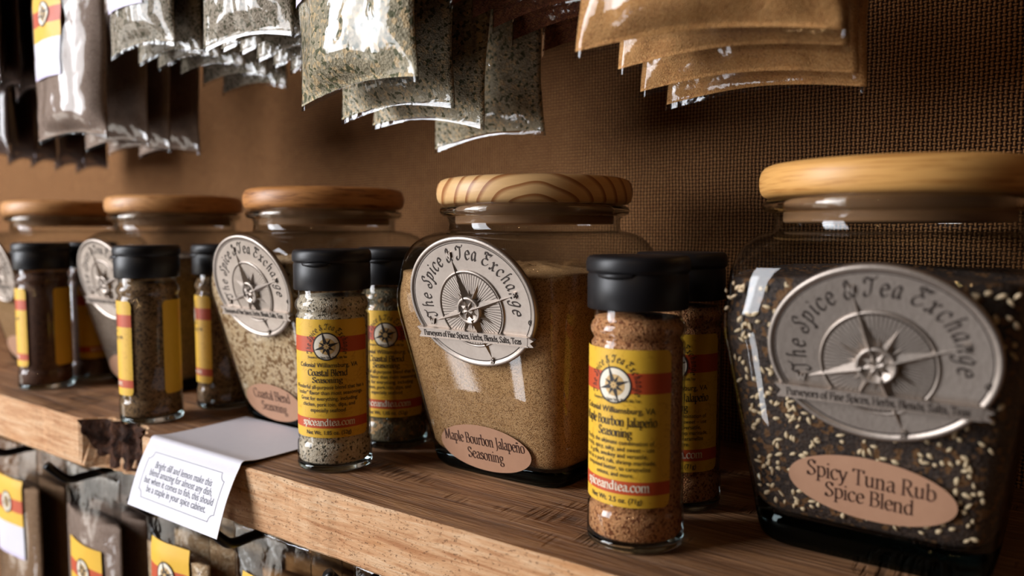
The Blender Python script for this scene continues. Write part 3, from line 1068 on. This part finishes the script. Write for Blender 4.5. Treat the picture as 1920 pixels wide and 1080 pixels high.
jar('spice_jar', (-0.243, 0.357, 0), R_(0.5), M['lid_a'], M['maple'], 0.1085,
    (('Maple Bourbon Jalape\u00f1o', 0.0018, .0084, .64), ('Seasoning', -.0066, .0084, .70)),
    'square glass jar of tan maple seasoning under a lid with bold growth rings', lid_rot=R_(34))
jar('spice_jar', (-0.0610, 0.357, 0), R_(-.5), M['lid_b'], M['tuna'], 0.112,
    (('Spicy Tuna Rub', 0.0014, .0092, .78), ('Spice Blend', -.0064, .0088, .78)),
    'glass jar of black spice speckled with sesame seeds under a straight-grained lid', seeds=True, lid_rot=R_(20), tb=.0150, lz=.0335, med=(.0045, -.0085), lab=(.0040, R_(-3)))
jar('spice_jar', (-0.420, 0.360, 0), R_(-1), M['lid_c'], M['coastal'], 0.110,
    (('Coastal Blend', 0.0020, .0092, .78), ('Seasoning', -.0062, .0088, .76)),
    'glass jar of pale flaky blend behind the folded white card', lid_rot=R_(40), med=(.0075, 0))
jar('spice_jar', (-0.618, 0.367, 0), R_(1), M['lid_d'], M['greyblend'], 0.108, None,
    'glass jar of grey-brown spice standing before the bark pocket, medallion half hidden by a shaker', lid_rot=R_(80), med=(.007, -.004))
jar('spice_jar', (-0.811, 0.365, 0), R_(0), M['lid_d'], M['maple'], 0.108, None,
    'farthest spice jar along the shelf, cut off by the picture edge', lid_rot=R_(10))

# ------------------------------------------------------------------ shakers
RG, RB = 0.0199, 0.0203


def cyl_map(r, yaw):
    def fn(p):
        a = p.x / r
        rr = r + p.z
        return Vector((rr * math.sin(a + yaw), -rr * math.cos(a + yaw), p.y))
    return fn


def cyl_patch(mb, x0, x1, y0, y1, z=0.0, mi=0, n=28, m=4, corner=0.0):
    vs, fs = [], []
    for j in range(m + 1):
        y = y0 + (y1 - y0) * j / m
        e = 0.0
        for i in range(n + 1):
            vs.append((x0 + (x1 - x0) * i / n, y, z))
    for j in range(m):
        for i in range(n):
            a = j * (n + 1) + i
            fs.append((a, a + 1, a + n + 2, a + n + 1))
    mb.add(vs, fs, mi, True)


def rounded_patch(mb, x0, x1, y0, y1, c, z=0., mi=0, n=28):
    """label panel with rounded corners, as vertical strips"""
    vs, fs = [], []
    xs_ = sorted(set([x0 + (x1 - x0) * i / n for i in range(n + 1)] + [x0 + c * k / 4 for k in range(5)] + [x1 - c * k / 4 for k in range(5)]))
    for x in xs_:
        d = min(x - x0, x1 - x)
        e = c - math.sqrt(max(0, c * c - (c - d) ** 2)) if d < c else 0.0
        vs += [(x, y0 + e, z), (x, y1 - e, z)]
    fs = [(2 * i, 2 * i + 2, 2 * i + 3, 2 * i + 1) for i in range(len(xs_) - 1)]
    mb.add(vs, fs, mi, True)


def emblem(mb, cx, cy, k, z, ink, cream, tan):
    """round compass emblem, k = disc radius"""
    disc2d(mb, cx, cy, k, k, z, 40, cream)
    disc2d(mb, cx + k * .05, cy, k * .62, k * .62, z + .00003, 32, tan)
    for i in range(40):
        a0, a1 = 2 * math.pi * i / 40, 2 * math.pi * (i + 1) / 40
        mb.add([(cx + r * math.cos(a), cy + r * math.sin(a), z + .00004) for a, r in ((a0, k * .96), (a1, k * .96), (a1, k * 1.06), (a0, k * 1.06))], [(0, 1, 2, 3)], ink, False)
    rot = 17
    for q in range(8):
        a = R_((rot if q % 2 == 0 else rot) + 90 + 45 * q)
        L = k * (1.28 if q == 0 else 1.0 if q % 2 == 0 else .66)
        wd = k * (.16 if q % 2 == 0 else .13)
        c_, s_ = math.cos(a), math.sin(a)
        for e in range(8):
            ra, rb = .15 * k + (L - .15 * k) * e / 8, .15 * k + (L - .15 * k) * (e + 1) / 8
            wa, wb = wd * (1 - e / 8), wd * (1 - (e + 1) / 8) + 1e-5
            mb.add([(cx + r * c_ - t_ * s_, cy + r * s_ + t_ * c_, z + .00006) for r, t_ in ((ra, -wa), (rb, -wb), (rb, wb), (ra, wa))], [(0, 1, 2, 3)], ink, False)
    disc2d(mb, cx, cy, k * .3, k * .3, z + .00007, 16, ink)
    for q in range(8):
        a = R_(45 * q)
        mb.add([(cx + k * .1 * math.cos(a + 1.2), cy + k * .1 * math.sin(a + 1.2), z + .0001), (cx + k * .27 * math.cos(a), cy + k * .27 * math.sin(a), z + .0001),
                (cx + k * .1 * math.cos(a - 1.2), cy + k * .1 * math.sin(a - 1.2), z + .0001)], [(0, 1, 2)], tan, False)


def shaker(loc, yaw, fill_mat, title, body, weight, label, group, back=False, fill_top=.0945):
    t = empty('spice_shaker', loc, label, 'shaker', group)
    mb = MB()
    lathe(mb, ((.001, .0003), (.0186, .0003), (.0199, .0010), (.0203, .0026), (.0203, .0044), (.001, .0044)), 64)
    mb.obj('glass_base', M['shaker_base'], t)
    body_prof = [(RB, .0044), (RB, .0135), (.0200, .0152), (.0193, .0160), (.0193, .0167), (RG - .0001, .0178), (RG - .0001, .0840), (.0190, .0852), (.0186, .0862),
                 (.0194, .0874), (.0201, .0890), (.0201, .0908), (.0194, .0926), (.0184, .0936), (.0182, .0950), (.0182, .1000)]
    mb = MB()
    lathe(mb, body_prof, 72)
    mb.obj('glass_body', M['glass_thin'], t)
    mb = MB()
    pr = [(.001, .0047), (RB - .0016, .0048), (RB - .0009, .0058)] + [(r - .0009, z) for r, z in body_prof[1:] if z < fill_top] + [(.0178, fill_top), (.001, fill_top + .001)]
    lathe(mb, pr, 72)
    mb.obj('spice_fill', fill_mat, t)
    # cap
    mb = MB()
    pr = [(.0182, .0982), (.0204, .0982), (.0208, .0986), (.0208, .1118), (.0204, .1124), (.0204, .1130), (.0211, .1134), (.0214, .1146), (.0214, .1172), (.0209, .1190), (.0198, .1199), (.017, .1200), (.001, .1200)]
    lathe(mb, pr, 80)
    cap = mb.obj('flip_cap', M['black_cap'], t)
    mb = MB()
    loops = []
    for i in range(13):
        a = R_(-24 + 48 * i / 12) + yaw * .6
        d = math.sin(math.pi * i / 12)
        rr = .0206 + .0016 * d
        loops.append([((rr - .0012) * math.sin(a), -(rr - .0012) * math.cos(a), .1108), (rr * math.sin(a), -rr * math.cos(a), .1116), (rr * math.sin(a), -rr * math.cos(a), .1128), ((rr - .0012) * math.sin(a), -(rr - .0012) * math.cos(a), .1134)])
    rings(mb, loops, 0, (True, True))
    mb.obj('thumb_tab', M['black_cap'], cap)
    # wrapped label
    mb = MB()
    hw = RG * R_(70)
    y0, y1 = .0196, .0832
    rounded_patch(mb, -hw, hw, y0, y1, .003, .0)
    lab = mb.map(cyl_map(RG, yaw)).obj('label', M['yellow'], t)
    lab['label'] = 'yellow paper label with brick red bands'
    mb = MB()
    cyl_patch(mb, -hw, hw, .0657, .0740, .00006, 0)
    mb.map(cyl_map(RG, yaw)).obj('red_band', M['red'], lab)
    mb = MB()
    cyl_patch(mb, -hw, hw, .0248, .0302, .00006, 0)
    mb.map(cyl_map(RG, yaw)).obj('red_band', M['red'], lab)
    mb = MB()
    tx = 0.0
    emblem(mb, tx, .0688, .0071, .0001, 0, 1, 2)
    mb.map(cyl_map(RG, yaw)).obj('compass_emblem', [M['ink'], M['cream'], M['tan']], lab)
    mb = MB()
    pen_arc(mb, 'The Spice & Tea Exchange', tx, .0684, .0090, .0096, 200, -20, .0042, cond=.55, nib=.12, thin=.045, shear=.12, seg=3, track=.09)
    pen_text(mb, 'Purveyors of Fine Spices, Herbs, Blends, Salts, Teas', tx, .0624, .00165, cond=.66, nib=.15, thin=.07, seg=3)
    sans(mb, 'Colonial Williamsburg, VA', tx, .0577, .0034, cond=.93, bold=.01)
    for (s, y, sz, cond) in title:
        pen_text(mb, s, tx, y, sz, cond=cond, nib=.13, thin=.045, seg=4)
    y = .0452 if len(title) == 2 else .05
    for i, s in enumerate(body):
        sans(mb, s, tx, (.0460 - .0031 * i) if weight.startswith('Net Wt. 1') else (.0450 - .00262 * i), .0030 if weight.startswith('Net Wt. 1') else .0026, cond=.9, bold=.008)
    if weight:
        sans(mb, weight, tx, .0214, .0030, cond=.92, bold=.012)
    mb.map(lambda p: Vector((p.x, p.y, p.z + .00016))).map(cyl_map(RG, yaw)).obj('lettering', M['ink'], lab)
    mb = MB()
    pen_text(mb, 'spiceandtea.com', tx, .0263, .0050, cond=.93, nib=.13, thin=.05, seg=4)
    mb.map(lambda p: Vector((p.x, p.y, p.z + .00016))).map(cyl_map(RG, yaw)).obj('web_lettering', M['ink_white'], lab)
    if back:
        mb = MB()
        rounded_patch(mb, -RG * R_(50), RG * R_(50), y0, y1, .003, .0)
        mb.map(cyl_map(RG, yaw + R_(70 + 58 + 50))).obj('back_label', M['yellow_plain'], t)['label'] = 'yellow paper label on the other side'
    return t


def facing(loc):
    """yaw that turns a label's middle straight to the viewer"""
    return math.atan2(CAM.x - loc[0], -(CAM.y - loc[1]))


COAST = (('Coastal Blend', .0531, .0048, .86), ('Seasoning', .0494, .0041, 1.02))
COAST_B = ('Wonderful all-purpose blend that has a', '\u201ccooler\u201d flavor than most seasonings.', 'Great for everything, including:', 'chicken, pork loin, dips, and', 'especially seafood')
MAPLE = (('Maple Bourbon Jalape\u00f1o', .0526, .0050, .74), ('Seasoning', .0482, .0048, .80))
MAPLE_B = ('Finally, the ultimate combination of', 'smoky, spicy, salty, and sweet \u2013 use', 'in grills, smokey and versatile,', 'used as a pork rub, shrimp marinade,', 'compound butter, to caramelize', 'onions, and more.')
g1, g2 = 'seasoning shakers along the shelf edge', 'seasoning shakers tucked behind the first row'


def sh(loc, off, *a, **k):
    return shaker(loc, facing(loc) + R_(off), *a, **k)


sh((-0.1455, .2903, 0), -27, M['sh_maple'], MAPLE, MAPLE_B, 'Net Wt. 2.5 oz. (71g)', 'orange-brown seasoning shaker with black cap beside the jar of sesame-speckled spice', g1)
sh((-0.3295, .2866, 0), -11, M['sh_coastal'], COAST, COAST_B, 'Net Wt. 1.85 oz. (52g)', 'pale herb-flecked seasoning shaker with black cap beside the folded white card', g1)
sh((-0.5125, .2822, 0), -103, M['sh_brown'], (), (), '', 'brown seasoning shaker above the bark pocket, its label turned aside', g1, back=True)
sh((-0.690, .2900, 0), -108, M['sh_dark'], (), (), '', 'dark brown seasoning shaker farthest along the shelf edge', g1, back=True)
sh((-0.1500, .3440, 0), -10, M['sh_maple'], MAPLE, MAPLE_B, 'Net Wt. 2.5 oz. (71g)', 'shadowed shaker close behind the orange-brown seasoning shaker', g2)
sh((-0.3345, .3385, 0), -14, M['sh_herb'], COAST, COAST_B, 'Net Wt. 1.85 oz. (52g)', 'dark herb shaker tucked behind the pale herb-flecked shaker', g2)
sh((-0.5085, .3375, 0), -96, M['sh_brown'], (), (), '', 'shaker showing a sliver of yellow label beside the pale blend jar', g2)
sh((-0.699, .3340, 0), 35, M['sh_dark'], (), (), '', 'dim shaker behind the farthest brown shaker, mostly hidden', g2)

# ------------------------------------------------------------------ folded shelf card
XL, XR = -0.4565, -0.3645
path = [(0.318, .0016), (0.300, .0014), (0.280, .0013), (0.262, .0017), (0.2550, .0026), (0.2522, .0030), (0.2505, .0022), (0.2490, -.0004), (0.2455, -.0062), (0.2400, -.0180), (0.2342, -.0352)]
pp = cr(path, 5)
acc = [0.0]
for a, b in zip(pp[:-1], pp[1:]):
    acc.append(acc[-1] + math.dist(a, b))


def card_at(s):
    s = min(max(s, 0), acc[-1] * .99999)
    i = 0
    while acc[i + 1] < s:
        i += 1
    f = (s - acc[i]) / (acc[i + 1] - acc[i])
    a, b = pp[i], pp[i + 1]
    d = ((b[0] - a[0]), (b[1] - a[1]))
    L = math.hypot(*d)
    return a[0] + d[0] * f, a[1] + d[1] * f, (d[1] / L, -d[0] / L)   # y, z, outward normal (y, z)


mb = MB()
TC = 0.0004
top, bot = [], []
K = len(pp)
for i in range(K):
    y, z, n_ = card_at(acc[i])
    bend = 0.0
    top.append([(XL + (XR - XL) * u / 8, y + n_[0] * TC, z + n_[1] * TC) for u in range(9)])
    bot.append([(XL + (XR - XL) * u / 8, y, z) for u in range(9)])
loops = [t_ + b_[::-1] for t_, b_ in zip(top, bot)]
rings(mb, loops, 0, (True, True), False)
card = mb.obj('shelf_card', M['white'])
tag(card, 'white printed card folded over the shelf edge', 'card')
LEN = acc[-1]


def card_map(p):
    """p.x across from the card's middle, p.y up from its lower edge"""
    y, z, n_ = card_at(LEN - p.y)
    o_ = TC + 0.00012
    return Vector(((XL + XR) / 2 + p.x, y + n_[0] * o_, z + n_[1] * o_))


mb = MB()
for i, s in enumerate(('Bright dill and lemon make this', 'blend amazing for almost any dish,', 'but when it comes to fish, this should', 'be a staple in your spice cabinet.')):
    sans(mb, s, 0.0, .0248 - .0047 * i, .0058, cond=.80)
bx, by0, by1, nc = .0385, .0068, .0335, .0042
lines_ = [[(-bx + nc, by1), (bx - nc, by1)], [(-bx + nc, by0), (bx - nc, by0)], [(-bx, by0 + nc), (-bx, by1 - nc)], [(bx, by0 + nc), (bx, by1 - nc)]]
for (cx, cy, a0) in ((-bx, by1, 270), (bx, by1, 180), (bx, by0, 90), (-bx, by0, 0)):
    lines_.append([(cx + nc * math.cos(R_(a0 + 90 * i / 8)), cy + nc * math.sin(R_(a0 + 90 * i / 8))) for i in range(9)])
for ln in lines_:
    q = []
    for a, b in zip(ln[:-1], ln[1:]):
        k = max(1, int(math.dist(a, b) / .004))
        q += [(a[0] + (b[0] - a[0]) * j / k, a[1] + (b[1] - a[1]) * j / k) for j in range(k)]
    q.append(ln[-1])
    for a, b in zip(q[:-1], q[1:]):
        d = (b[0] - a[0], b[1] - a[1])
        L = math.hypot(*d)
        nx, ny = -d[1] / L * .00013, d[0] / L * .00013
        mb.add([(a[0] - nx, a[1] - ny, 0), (b[0] - nx, b[1] - ny, 0), (b[0] + nx, b[1] + ny, 0), (a[0] + nx, a[1] + ny, 0)], [(0, 1, 2, 3)], 0, False)
mb.map(card_map).obj('lettering', M['ink_grey'], card)


# ------------------------------------------------------------------ spice bags
def bag_proto(W, H, T, fill, seed, mat, label_z=None, label_w=.5, wrinkle=1.0, label_x=-.1):
    """flat-bottomed clear pouch hanging from a slot: film, contents, printed label; base at z = 0, broad face towards -y"""
    root = bpy.data.objects.new('spice_bag', None)
    root.empty_display_size = 0.02
    COL.objects.link(root)
    NU, NV = 28, 44
    seam = 0.004

    def shape(u, v):
        """half thickness, raised bottom and wrinkle at u in -1..1, height v metres"""
        s = max(0.0, min(1.0, (v - seam) / 0.017))
        g = math.sin(s * math.pi / 2) ** 0.85
        if v > fill:
            g *= max(0.06, 1 - (v - fill) / (H * .22))
        e = max(0.0, 1 - abs(u) ** 2.6) ** 0.75
        th = T * e * g * (0.85 + 0.35 * noise.noise(Vector((u * 1.3 + seed, v * 14, seed * 3))))
        pull = 0.0055 * (1 - abs(u) ** 1.7) * math.exp(-v / 0.014)
        wr = 0.0011 * wrinkle * noise.noise(Vector((u * 5 + seed * 2, v * 60, seed))) + 0.0006 * wrinkle * noise.noise(Vector((u * 13, v * 150, seed)))
        r_ = math.hypot((abs(u) - 1) * W / 2, v)
        crease = 0.0010 * wrinkle * math.sin(math.atan2(v, (1 - abs(u)) * W / 2 + 1e-5) * 9 + seed) * math.exp(-((r_ - .018) / .012) ** 2)
        return th, pull, (wr + crease) * min(1, g + .35) * e

    def side(sgn, scale, off, v0, v1, nv):
        rows = []
        for j in range(nv + 1):
            v = v0 + (v1 - v0) * j / nv
            row = []
            for i in range(NU + 1):
                u = -1 + 2 * i / NU
                th, pull, wr = shape(u, v)
                pinch = 1 - 0.05 * math.exp(-((v - .03) / .02) ** 2) * (T / .012)
                y = sgn * (th * scale - off) + wr * (1 if sgn < 0 else -1) * sgn * -1
                if sgn < 0:
                    y = min(y, -0.00015)
                else:
                    y = max(y, 0.00015)
                row.append((u * W / 2 * pinch * (1 - off * 14), y, v + pull))
            rows.append(row)
        return rows

    def shell(mb, scale, off, v0, v1, nv, cap_top):
        f, b = side(-1, scale, off, v0, v1, nv), side(1, scale, off, v0, v1, nv)
        loops = [rf + rb[::-1] for rf, rb in zip(f, b)]
        rings(mb, loops, 0, (False, cap_top))
    mb = MB()
    shell(mb, 1.0, 0.0, 0.0, H, NV, True)
    mb.obj('clear_film', M['film'], root)
    mb = MB()
    shell(mb, 1.0, 0.0006, seam * .7, fill, 30, True)
    mb.obj('contents', mat, root)
    if label_z is not None:
        lw, lh = W * label_w, 0.066
        lx = label_x * W
        mb = MB()
        nx, nz = 14, 24
        vs = []
        for j in range(nz + 1):
            v = label_z + lh * j / nz
            for i in range(nx + 1):
                x = lx - lw / 2 + lw * i / nx
                th, pull, wr = shape(x / (W / 2), v)
                vs.append((x, -th - abs(wr) * .6 - .0007, v + pull))
        k0 = len(mb.v)
        for j in range(nz):
            h = (j + .5) / nz
            mi = 1 if h < .06 else 0 if h < .42 else 2 if h < .6 else 3 if h < .76 else 2
            for i in range(nx):
                a = j * (nx + 1) + i
                mb.f.append((a, a + 1, a + nx + 2, a + nx + 1))
                mb.mi.append(mi)
                mb.sm.append(True)
        mb.v = vs
        lab = mb.obj('label', [M['white'], M['lilac'], M['yellow_plain'], M['red']], root)
        lab['label'] = 'yellow and white printed label'
        mb = MB()
        zc = label_z + lh * .69
        emblem(mb, lx, zc, .0085, 0, 0, 1, 2)

        def onto(p):
            th, pull, wr = shape(p.x / (W / 2), p.y)
            return Vector((p.x, -th - abs(wr) * .6 - .0012 - p.z * 3, p.y + pull))
        mb.map(onto).obj('compass_emblem', [M['ink'], M['cream'], M['tan']], lab)
    return root


used_protos = set()


def place(proto, loc, yaw, tilt, label, group):
    if proto.name in used_protos:
        o = copy_tree(proto)
    else:
        o = proto
        used_protos.add(proto.name)
    o.location = loc
    o.rotation_euler = (0, R_(tilt), R_(yaw))
    tag(o, label, 'spice bag', group)
    return o


def cr3(pts, n=6):
    out = []
    P = [pts[0]] + list(pts) + [pts[-1]]
    for i in range(1, len(P) - 2):
        p0, p1, p2, p3 = P[i - 1], P[i], P[i + 1], P[i + 2]
        for k in range(n):
            t = k / n
            out.append(tuple(0.5 * (2 * p1[j] + (p2[j] - p0[j]) * t + (2 * p0[j] - 5 * p1[j] + 4 * p2[j] - p3[j]) * t * t
                                    + (3 * p1[j] - p0[j] - 3 * p2[j] + p3[j]) * t ** 3) for j in range(3)))
    out.append(tuple(pts[-1]))
    return out


def peg(x, z, y0, label, group):
    """black wire peg reaching out from the wall, tip turned up"""
    mb = MB()
    tube(mb, cr3([(0, YW, 0), (0, YW - .03, 0), (0, y0 + .02, -.001), (0, y0 + .004, -.001), (0, y0 - .006, .003), (0, y0 - .016, .012)], 5), .0024, 10)
    o = mb.obj('wire_peg', M['black_metal'])
    o.location = (x, 0, z)
    tag(o, label, 'hook', group)


ORD = ('foremost', 'second', 'third', 'fourth', 'fifth', 'sixth', 'seventh', 'eighth')
HB = 0.165
rnd = random.Random(11)


def stack(desc, group, mat, Ws, Ts, corners, yaw, H=HB, fill=None, label_z=None, label_w=.5, label_x=-.1, wrinkle=1.0, tilts=None):
    """corners: (x of the left lower corner, y, z) of each bag from the front"""
    fill = fill or H * .62
    if not isinstance(Ws, tuple):
        Ws = (Ws, Ws)
    protos = [bag_proto(Ws[k], H, Ts[k], fill, 1.7 + 3.1 * k + Ws[k] * 50, mat[min(k, len(mat) - 1)], label_z if k == 0 else None, label_w, wrinkle, label_x) for k in range(2)]
    for i, (x, y, z) in enumerate(corners):
        yw = yaw[i] if isinstance(yaw, (list, tuple)) else yaw + rnd.uniform(-1, 1) * (i > 0)
        tl = (tilts[i] if tilts else rnd.uniform(-.6, 1.6))
        pr = protos[0] if i == 0 else protos[1]
        W = Ws[0] if i == 0 else Ws[1]
        c_, s_ = math.cos(R_(yw)), math.sin(R_(yw))
        lab = '%s bag of the %s' % (ORD[i], desc)
        place(pr, (x + W / 2 * c_, y + W / 2 * s_, z - W / 2 * math.sin(R_(tl))), yw, tl, lab, group)
    xm = sum(q[0] for q in corners) / len(corners) + W / 2
    zt = max(q[2] for q in corners) + H * .93
    peg(xm, zt, min(q[1] for q in corners) - .004, 'black wire peg holding the %s' % desc, 'wire pegs above the shelf')


stack('orange-brown stack over the sesame-speckled jar', 'orange-brown bags', (M['b_orange'],), (.0995, .092), (.0125, .0092),
      ((-.162, .265, .1972), (-.160, .297, .1955), (-.161, .320, .1895), (-.1615, .3490, .1875)), (11, 5, 3, -4), tilts=(1.1, .6, 1.0, 1.3), label_z=.075)
stack('dark red stack beside the orange-brown bags', 'dark red bags', (M['b_red'],), .088, (.0075, .0062),
      ((-.234, .275, .2290), (-.234, .2910, .2270), (-.234, .3070, .2258), (-.234, .3235, .2232), (-.234, .3506, .2225)), -6, wrinkle=1.7, label_z=.07)
stack('green herb stack above the tan seasoning jar', 'herb bags', (M['b_herb_cut'], M['b_herb']), (.102, .088), (.0125, .0098),
      ((-.3324, .270, .1922), (-.3324, .2975, .1885), (-.3324, .3206, .1880), (-.3324, .3752, .1788)), (-10, -4, -4, -3), wrinkle=1.1, tilts=(-1, -.2, 4.5, -3), label_z=.052, label_w=.42, label_x=-.28)
stack('grey herb stack above the pale flaky jar', 'grey herb bags', (M['b_grey'],), .078, (.0062, .0052),
      ((-.4276, .275, .2360), (-.4276, .287, .2380), (-.4276, .3004, .2388), (-.4276, .3124, .2366), (-.4276, .325, .2347), (-.4276, .3391, .2335)), 4, label_z=.030, wrinkle=1.1, label_w=.6, label_x=0)
stack('short grey stack next to the long taupe bags', 'taupe herb bags', (M['b_grey'],), .073, (.0085, .0060),
      ((-.5355, .275, .2450), (-.5355, .2939, .2438), (-.5355, .3079, .2428), (-.5355, .325, .2414), (-.535, .343, .2370), (-.535, .3596, .2325)), 3, label_z=.028, wrinkle=1.1, label_w=.6, label_x=-.1)
stack('long taupe stack with the big white label', 'long taupe bags', (M['b_taupe'],), (.0945, .092), (.0135, .0080),
      ((-.6505, .275, .1955), (-.6505, .310, .1925), (-.6505, .3283, .1910), (-.6505, .3542, .1910)), (4, 2, 1, 0), label_z=.046, wrinkle=1.2, label_w=.5, label_x=-.12)
stack('short dark stack at the far end of the upper row', 'short dark bags', (M['b_dark'],), .080, (.006, .006),
      ((-.785, .285, .2490), (-.785, .300, .2470), (-.785, .315, .2460), (-.785, .333, .2430)), -9, wrinkle=.3)
stack('long dark stack hanging low behind the taupe bags', 'long dark bags', (M['b_dark'],), .095, (.008, .008),
      ((-.905, .330, .1985), (-.905, .352, .1965), (-.905, .374, .1950), (-.905, .398, .1935), (-.905, .420, .192)), -8, wrinkle=.4)


def hook(x, label):
    """black bent hook below the shelf, flattened wire with an up-turned tip"""
    mb = MB()
    pts = cr3([(0, YW, -.0400), (0, .40, -.0440), (0, .30, -.0480), (0, .268, -.0490), (0, .2565, -.0490), (0, .2500, -.0455), (0, .2400, -.0345)], 6)
    tube(mb, pts, .0030, 12)
    o = mb.obj('bag_hook', M['black_metal'])
    o.location = (x, 0, 0)
    tag(o, label, 'hook', 'black hooks below the shelf')


low = ((-.712, 'brown', 'b_brown', 'farthest along the shelf', .084, .054), (-.584, 'taupe', 'b_taupe', 'under the bark pocket', .084, .029),
       (-.467, 'tan', 'b_tan', 'under the white card', .077, .056), (-.368, 'rust', 'b_orange', 'under the pale shaker', .074, .058), (-.268, 'amber', 'b_brown', 'beyond the rust bags', .072, .044))
for k, (x, cn, mk, where, WL, lz) in enumerate(low):
    hook((-.690, -.578, -.464, -.383, -.283)[k], 'black hook carrying the %s spice bags %s' % (cn, where))
    HL = .150
    protos = [bag_proto(WL, HL, .0078, HL * .76, 40.3 + 2.3 * k + 5 * j, M[mk], lz if j == 0 else None, .6, 0.4, .0) for j in range(2)]
    for i in range(6):
        yy = .2720 + .0190 * i
        zz = -.1955 + rnd.uniform(-.003, .003) * (i > 0)
        place(protos[0] if i == 0 else protos[1], (x + rnd.uniform(-.003, .003) * (i > 0), yy, zz), rnd.uniform(-1.5, 1.5), rnd.uniform(-1.5, 1.5), '%s %s spice bag hanging %s' % (ORD[i], cn, where), '%s bags below the shelf' % cn)
